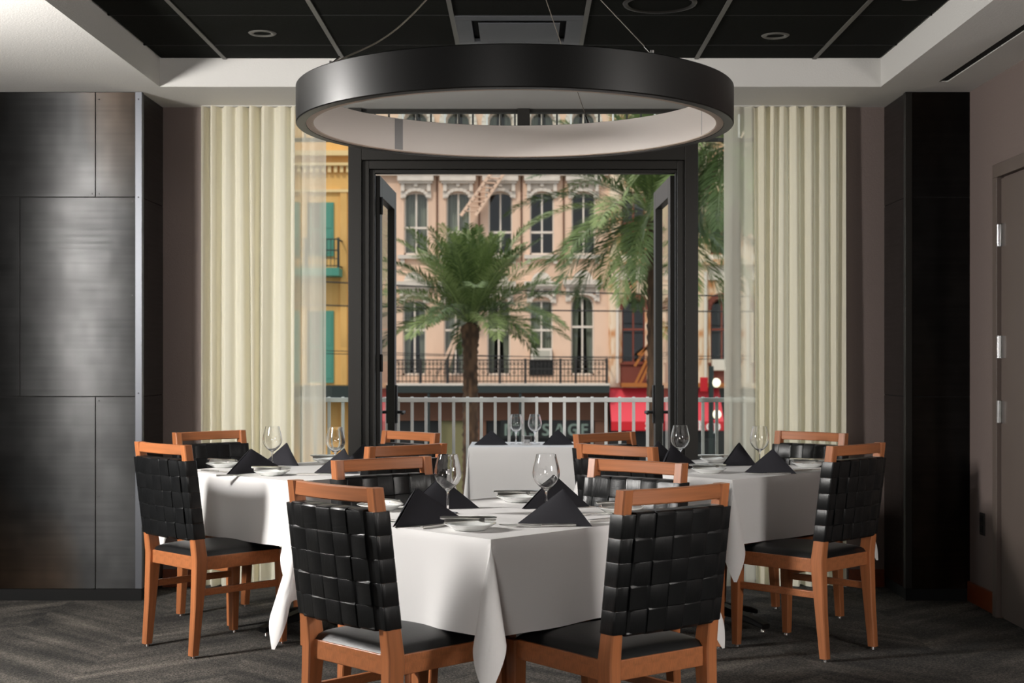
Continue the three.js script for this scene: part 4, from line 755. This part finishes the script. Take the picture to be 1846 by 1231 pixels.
// --- orange house on the left
const OXR = [fx(380), fx(647)], oh = [];
for (const p of [403, 481, 559]) { oh.push({ cx: fx(p), w: 1.1, y0: fy(462), y1: fy(365), rise: 0, split: 0.5 }); oh.push({ cx: fx(p), w: 1.1, y0: fy(690), y1: fy(560), rise: 0, split: 0.5 }); }
const orange = facade('orange_house', 'orange stucco house with green shutters and dentil cornice', OXR[0], OXR[1], GROUND, fy(150), oh, M.orange);
{ const ox = orange.userData.ox, y = (p) => fy(p) - GROUND;
  oh.forEach((h) => { facadeWindow(orange, h, M.shutter, 0); for (const s of [-1, 1]) { const x = h.cx - ox + s * 0.72, sh = mesh('shutter', bx(x - 0.28, x + 0.28, h.y0 - GROUND, h.y1 - GROUND, -0.08, 0.0), M.shutter, orange); for (const [a, b] of [[0.06, 0.46], [0.52, 0.94]]) mesh('louvre', bx(x - 0.2, x + 0.2, h.y0 - GROUND + (h.y1 - h.y0) * a, h.y0 - GROUND + (h.y1 - h.y0) * b, -0.1, -0.07), M.shutter, sh); } });
  mesh('cornice', [bx(OXR[0] - ox, OXR[1] - ox, y(283), y(274), -0.5, 0.02), bx(OXR[0] - ox, OXR[1] - ox, y(300), y(295), -0.35, 0.02)], M.orangeTrim, orange);
  const dg = new THREE.BoxGeometry(0.14, 0.26, 0.22); for (let p = 386; p < 640; p += 11) { const m = mesh('dentil', dg, M.orangeTrim, orange); m.position.set(fx(p) - ox, y(306), 0.11); }
  for (const p of [392, 470, 548, 620]) mesh('pilaster', bx(fx(p - 6) - ox, fx(p + 6) - ox, 0, y(342), -0.12, 0.02), M.orange, orange);
  mesh('panel_moulding', bx(OXR[0] - ox, OXR[1] - ox, y(347), y(342), -0.16, 0.02), M.orangeTrim, orange);
  mesh('balcony_slab', bx(OXR[0] - ox, fx(618) - ox, y(500), y(486), -1.3, 0), M.shutter, orange);
  ironRail(orange, OXR[0] - ox + 0.1, fx(617) - ox, y(486), 1.2, 1.25, M.greenIron, [fx(617) - ox, fx(560) - ox], false);
  mesh('awning', bx(OXR[0] - ox, OXR[1] - ox, y(720), y(694), -2.0, 0), M.greenIron, orange);
}
// --- palms
function palm(label, px, py, dist, trunkR, fronds, len, ph, lo = -0.7, dr = 0.75) {
  const k = FOCAL / dist, x = (px - 944) / k, y = EYE - (py - 652) / k, H = y - GROUND - 0.14, g = thing('palm_tree', label, 'palm tree', V(x, GROUND + 0.14, dist));
  const prof = [], S = 70; for (let i = 0; i <= S; i++) { const t = i / S; prof.push(new THREE.Vector2(trunkR * (1.05 - 0.15 * t + (t > 0.9 ? 0.35 * (t - 0.9) * 10 : 0)) * (1 + (i % 2 ? 0.09 : -0.05)), H * t)); }
  prof.push(new THREE.Vector2(0.02, H + 0.15));
  const tg = new THREE.LatheGeometry(prof, 14); { const p = tg.attributes.position; for (let i = 0; i < p.count; i++) { const a = Math.atan2(p.getZ(i), p.getX(i)), f = 1 + 0.09 * Math.sin(7 * a + p.getY(i) * 22); p.setX(i, p.getX(i) * f); p.setZ(i, p.getZ(i) * f); } tg.computeVertexNormals(); }
  mesh('trunk', tg, M.bark, g);
  for (let n = 0; n < fronds; n++) {
    const az = n * 2.39996 + ph, e = Math.pow(n / fronds, 1.25), elev = 1.5 - e * (1.5 - lo) + rr(-0.08, 0.08), L = len * rr(0.88, 1.08) * (0.8 + 0.25 * Math.sin(Math.PI * e)), droop = 0.25 + dr * Math.max(0, Math.cos(elev)) + rr(-0.1, 0.15);
    const N = 26, pts = []; let p = new THREE.Vector3(0.12 * Math.cos(az), H + 0.1, 0.12 * Math.sin(az)), el = elev;
    for (let i = 0; i <= N; i++) { pts.push(p.clone()); p = p.clone().add(new THREE.Vector3(Math.cos(el) * Math.cos(az), Math.sin(el), Math.cos(el) * Math.sin(az)).multiplyScalar(L / N)); el -= droop / N * (0.4 + 1.6 * i / N); }
    const pos = [], idx = [], side = new THREE.Vector3(-Math.sin(az), 0, Math.cos(az)); const tri = (a, b, c) => { const k0 = pos.length / 3; pos.push(...a.toArray(), ...b.toArray(), ...c.toArray()); idx.push(k0, k0 + 1, k0 + 2); };
    for (let i = 0; i < N; i++) { const w = 0.03 * (1 - i / N) + 0.006, a = pts[i], b = pts[i + 1]; for (const q of [-1, 1]) { tri(a.clone().addScaledVector(side, q * w), b.clone().addScaledVector(side, q * w * 0.9), b); tri(a, a.clone().addScaledVector(side, q * w), b); } }
    for (let i = 4; i <= N * 3; i++) {
      const f = i / (N * 3 + 1), j = Math.min(N - 1, Math.floor(f * N)), a = pts[j].clone().lerp(pts[j + 1], f * N - j), t = pts[j + 1].clone().sub(pts[j]).normalize(), up = side.clone().cross(t).normalize(); if (up.y < 0) up.negate();
      if (f < 0.14) continue;
      const ll = len * 0.2 * Math.sin(Math.PI * Math.min(1, 0.18 + 0.78 * f)) + 0.08;
      for (const q of [-1, 1]) {
        const dir = side.clone().multiplyScalar(q * rr(0.6, 0.8)).addScaledVector(t, rr(0.6, 0.9)).addScaledVector(up, rr(0.05, 0.4)).normalize(), m = a.clone().addScaledVector(dir, ll * 0.45), tip = a.clone().addScaledVector(dir, ll); tip.y -= ll * rr(0.1, 0.3);
        const wv = t.clone().cross(dir).cross(dir).normalize().multiplyScalar(0.018);
        tri(a, m.clone().add(wv), m.clone().sub(wv)); tri(m.clone().add(wv), tip, m.clone().sub(wv));
      }
    }
    const gg = new THREE.BufferGeometry(); gg.setAttribute('position', new THREE.Float32BufferAttribute(pos, 3)); gg.setIndex(idx); gg.computeVertexNormals(); gg.setAttribute('uv', new THREE.Float32BufferAttribute(new Float32Array(pos.length / 3 * 2), 2));
    mesh('frond', gg, [M.frondA, M.frondB, M.frondC][n % 3], g);
  }
}
palm('palm tree with upright crown in front of the pink house', 848, 588, 37, 0.2, 66, 3.0, 0.3, 0.0, 0.6);
palm('palm tree with drooping fronds behind the right glazed door leaf', 1178, 392, 33, 0.15, 60, 3.3, 1.2, -0.75, 0.6);
palm('palm tree behind the right curtain and transom', 1322, 272, 28, 0.15, 54, 2.5, 2.2, -0.9);
// --- overhead wires and a street lamp
[[500, 530, 44], [548, 552, 44], [628, 640, 46], [638, 630, 46]].forEach(([a, b, d], i) => { const k = FOCAL / d, P = (px, py) => V((px - 944) / k, EYE - (py - 652) / k, d), l = P(300, a - 6), r = P(1600, b + 10), m = l.clone().lerp(r, 0.5); m.y -= 0.12; tag(mesh('overhead_wire', tubeThrough([l, m, r], i < 2 ? 0.022 : 0.012, 30, 5), M.wire), ['upper thick overhead street wire across the palm crown', 'second overhead street wire across the palm crown', 'upper thin overhead wire above the iron balcony', 'lower thin overhead wire above the iron balcony'][i], 'wire', 'overhead street wires'); });
{ const d = 50, k = FOCAL / d, X = (p) => (p - 944) / k, Y = (p) => EYE - (p - 652) / k - GROUND, g = thing('street_lamp', 'street lamp with white globes and a red banner beyond the right pane', 'street lamp', V(X(1282), GROUND, d));
  mesh('post', bar(new THREE.Vector3(0, 0, 0), new THREE.Vector3(0, Y(660), 0), 0.09, 12), M.greenIron, g);
  for (const [p, q] of [[1291, 690], [1292, 747]]) { const o = X(p) - X(1282); mesh('globe', new THREE.SphereGeometry(0.16, 20, 14).translate(o, Y(q), 0), M.globe, g); mesh('arm', bar(new THREE.Vector3(0, Y(q) - 0.1, 0), new THREE.Vector3(o, Y(q) - 0.18, 0), 0.03, 8), M.greenIron, g); }
  mesh('banner', rbx(X(1262) - X(1282), X(1276) - X(1282), Y(706), Y(680), -0.04, 0.04, 0.02), M.valance, g);
}
renderer.render(scene, camera);
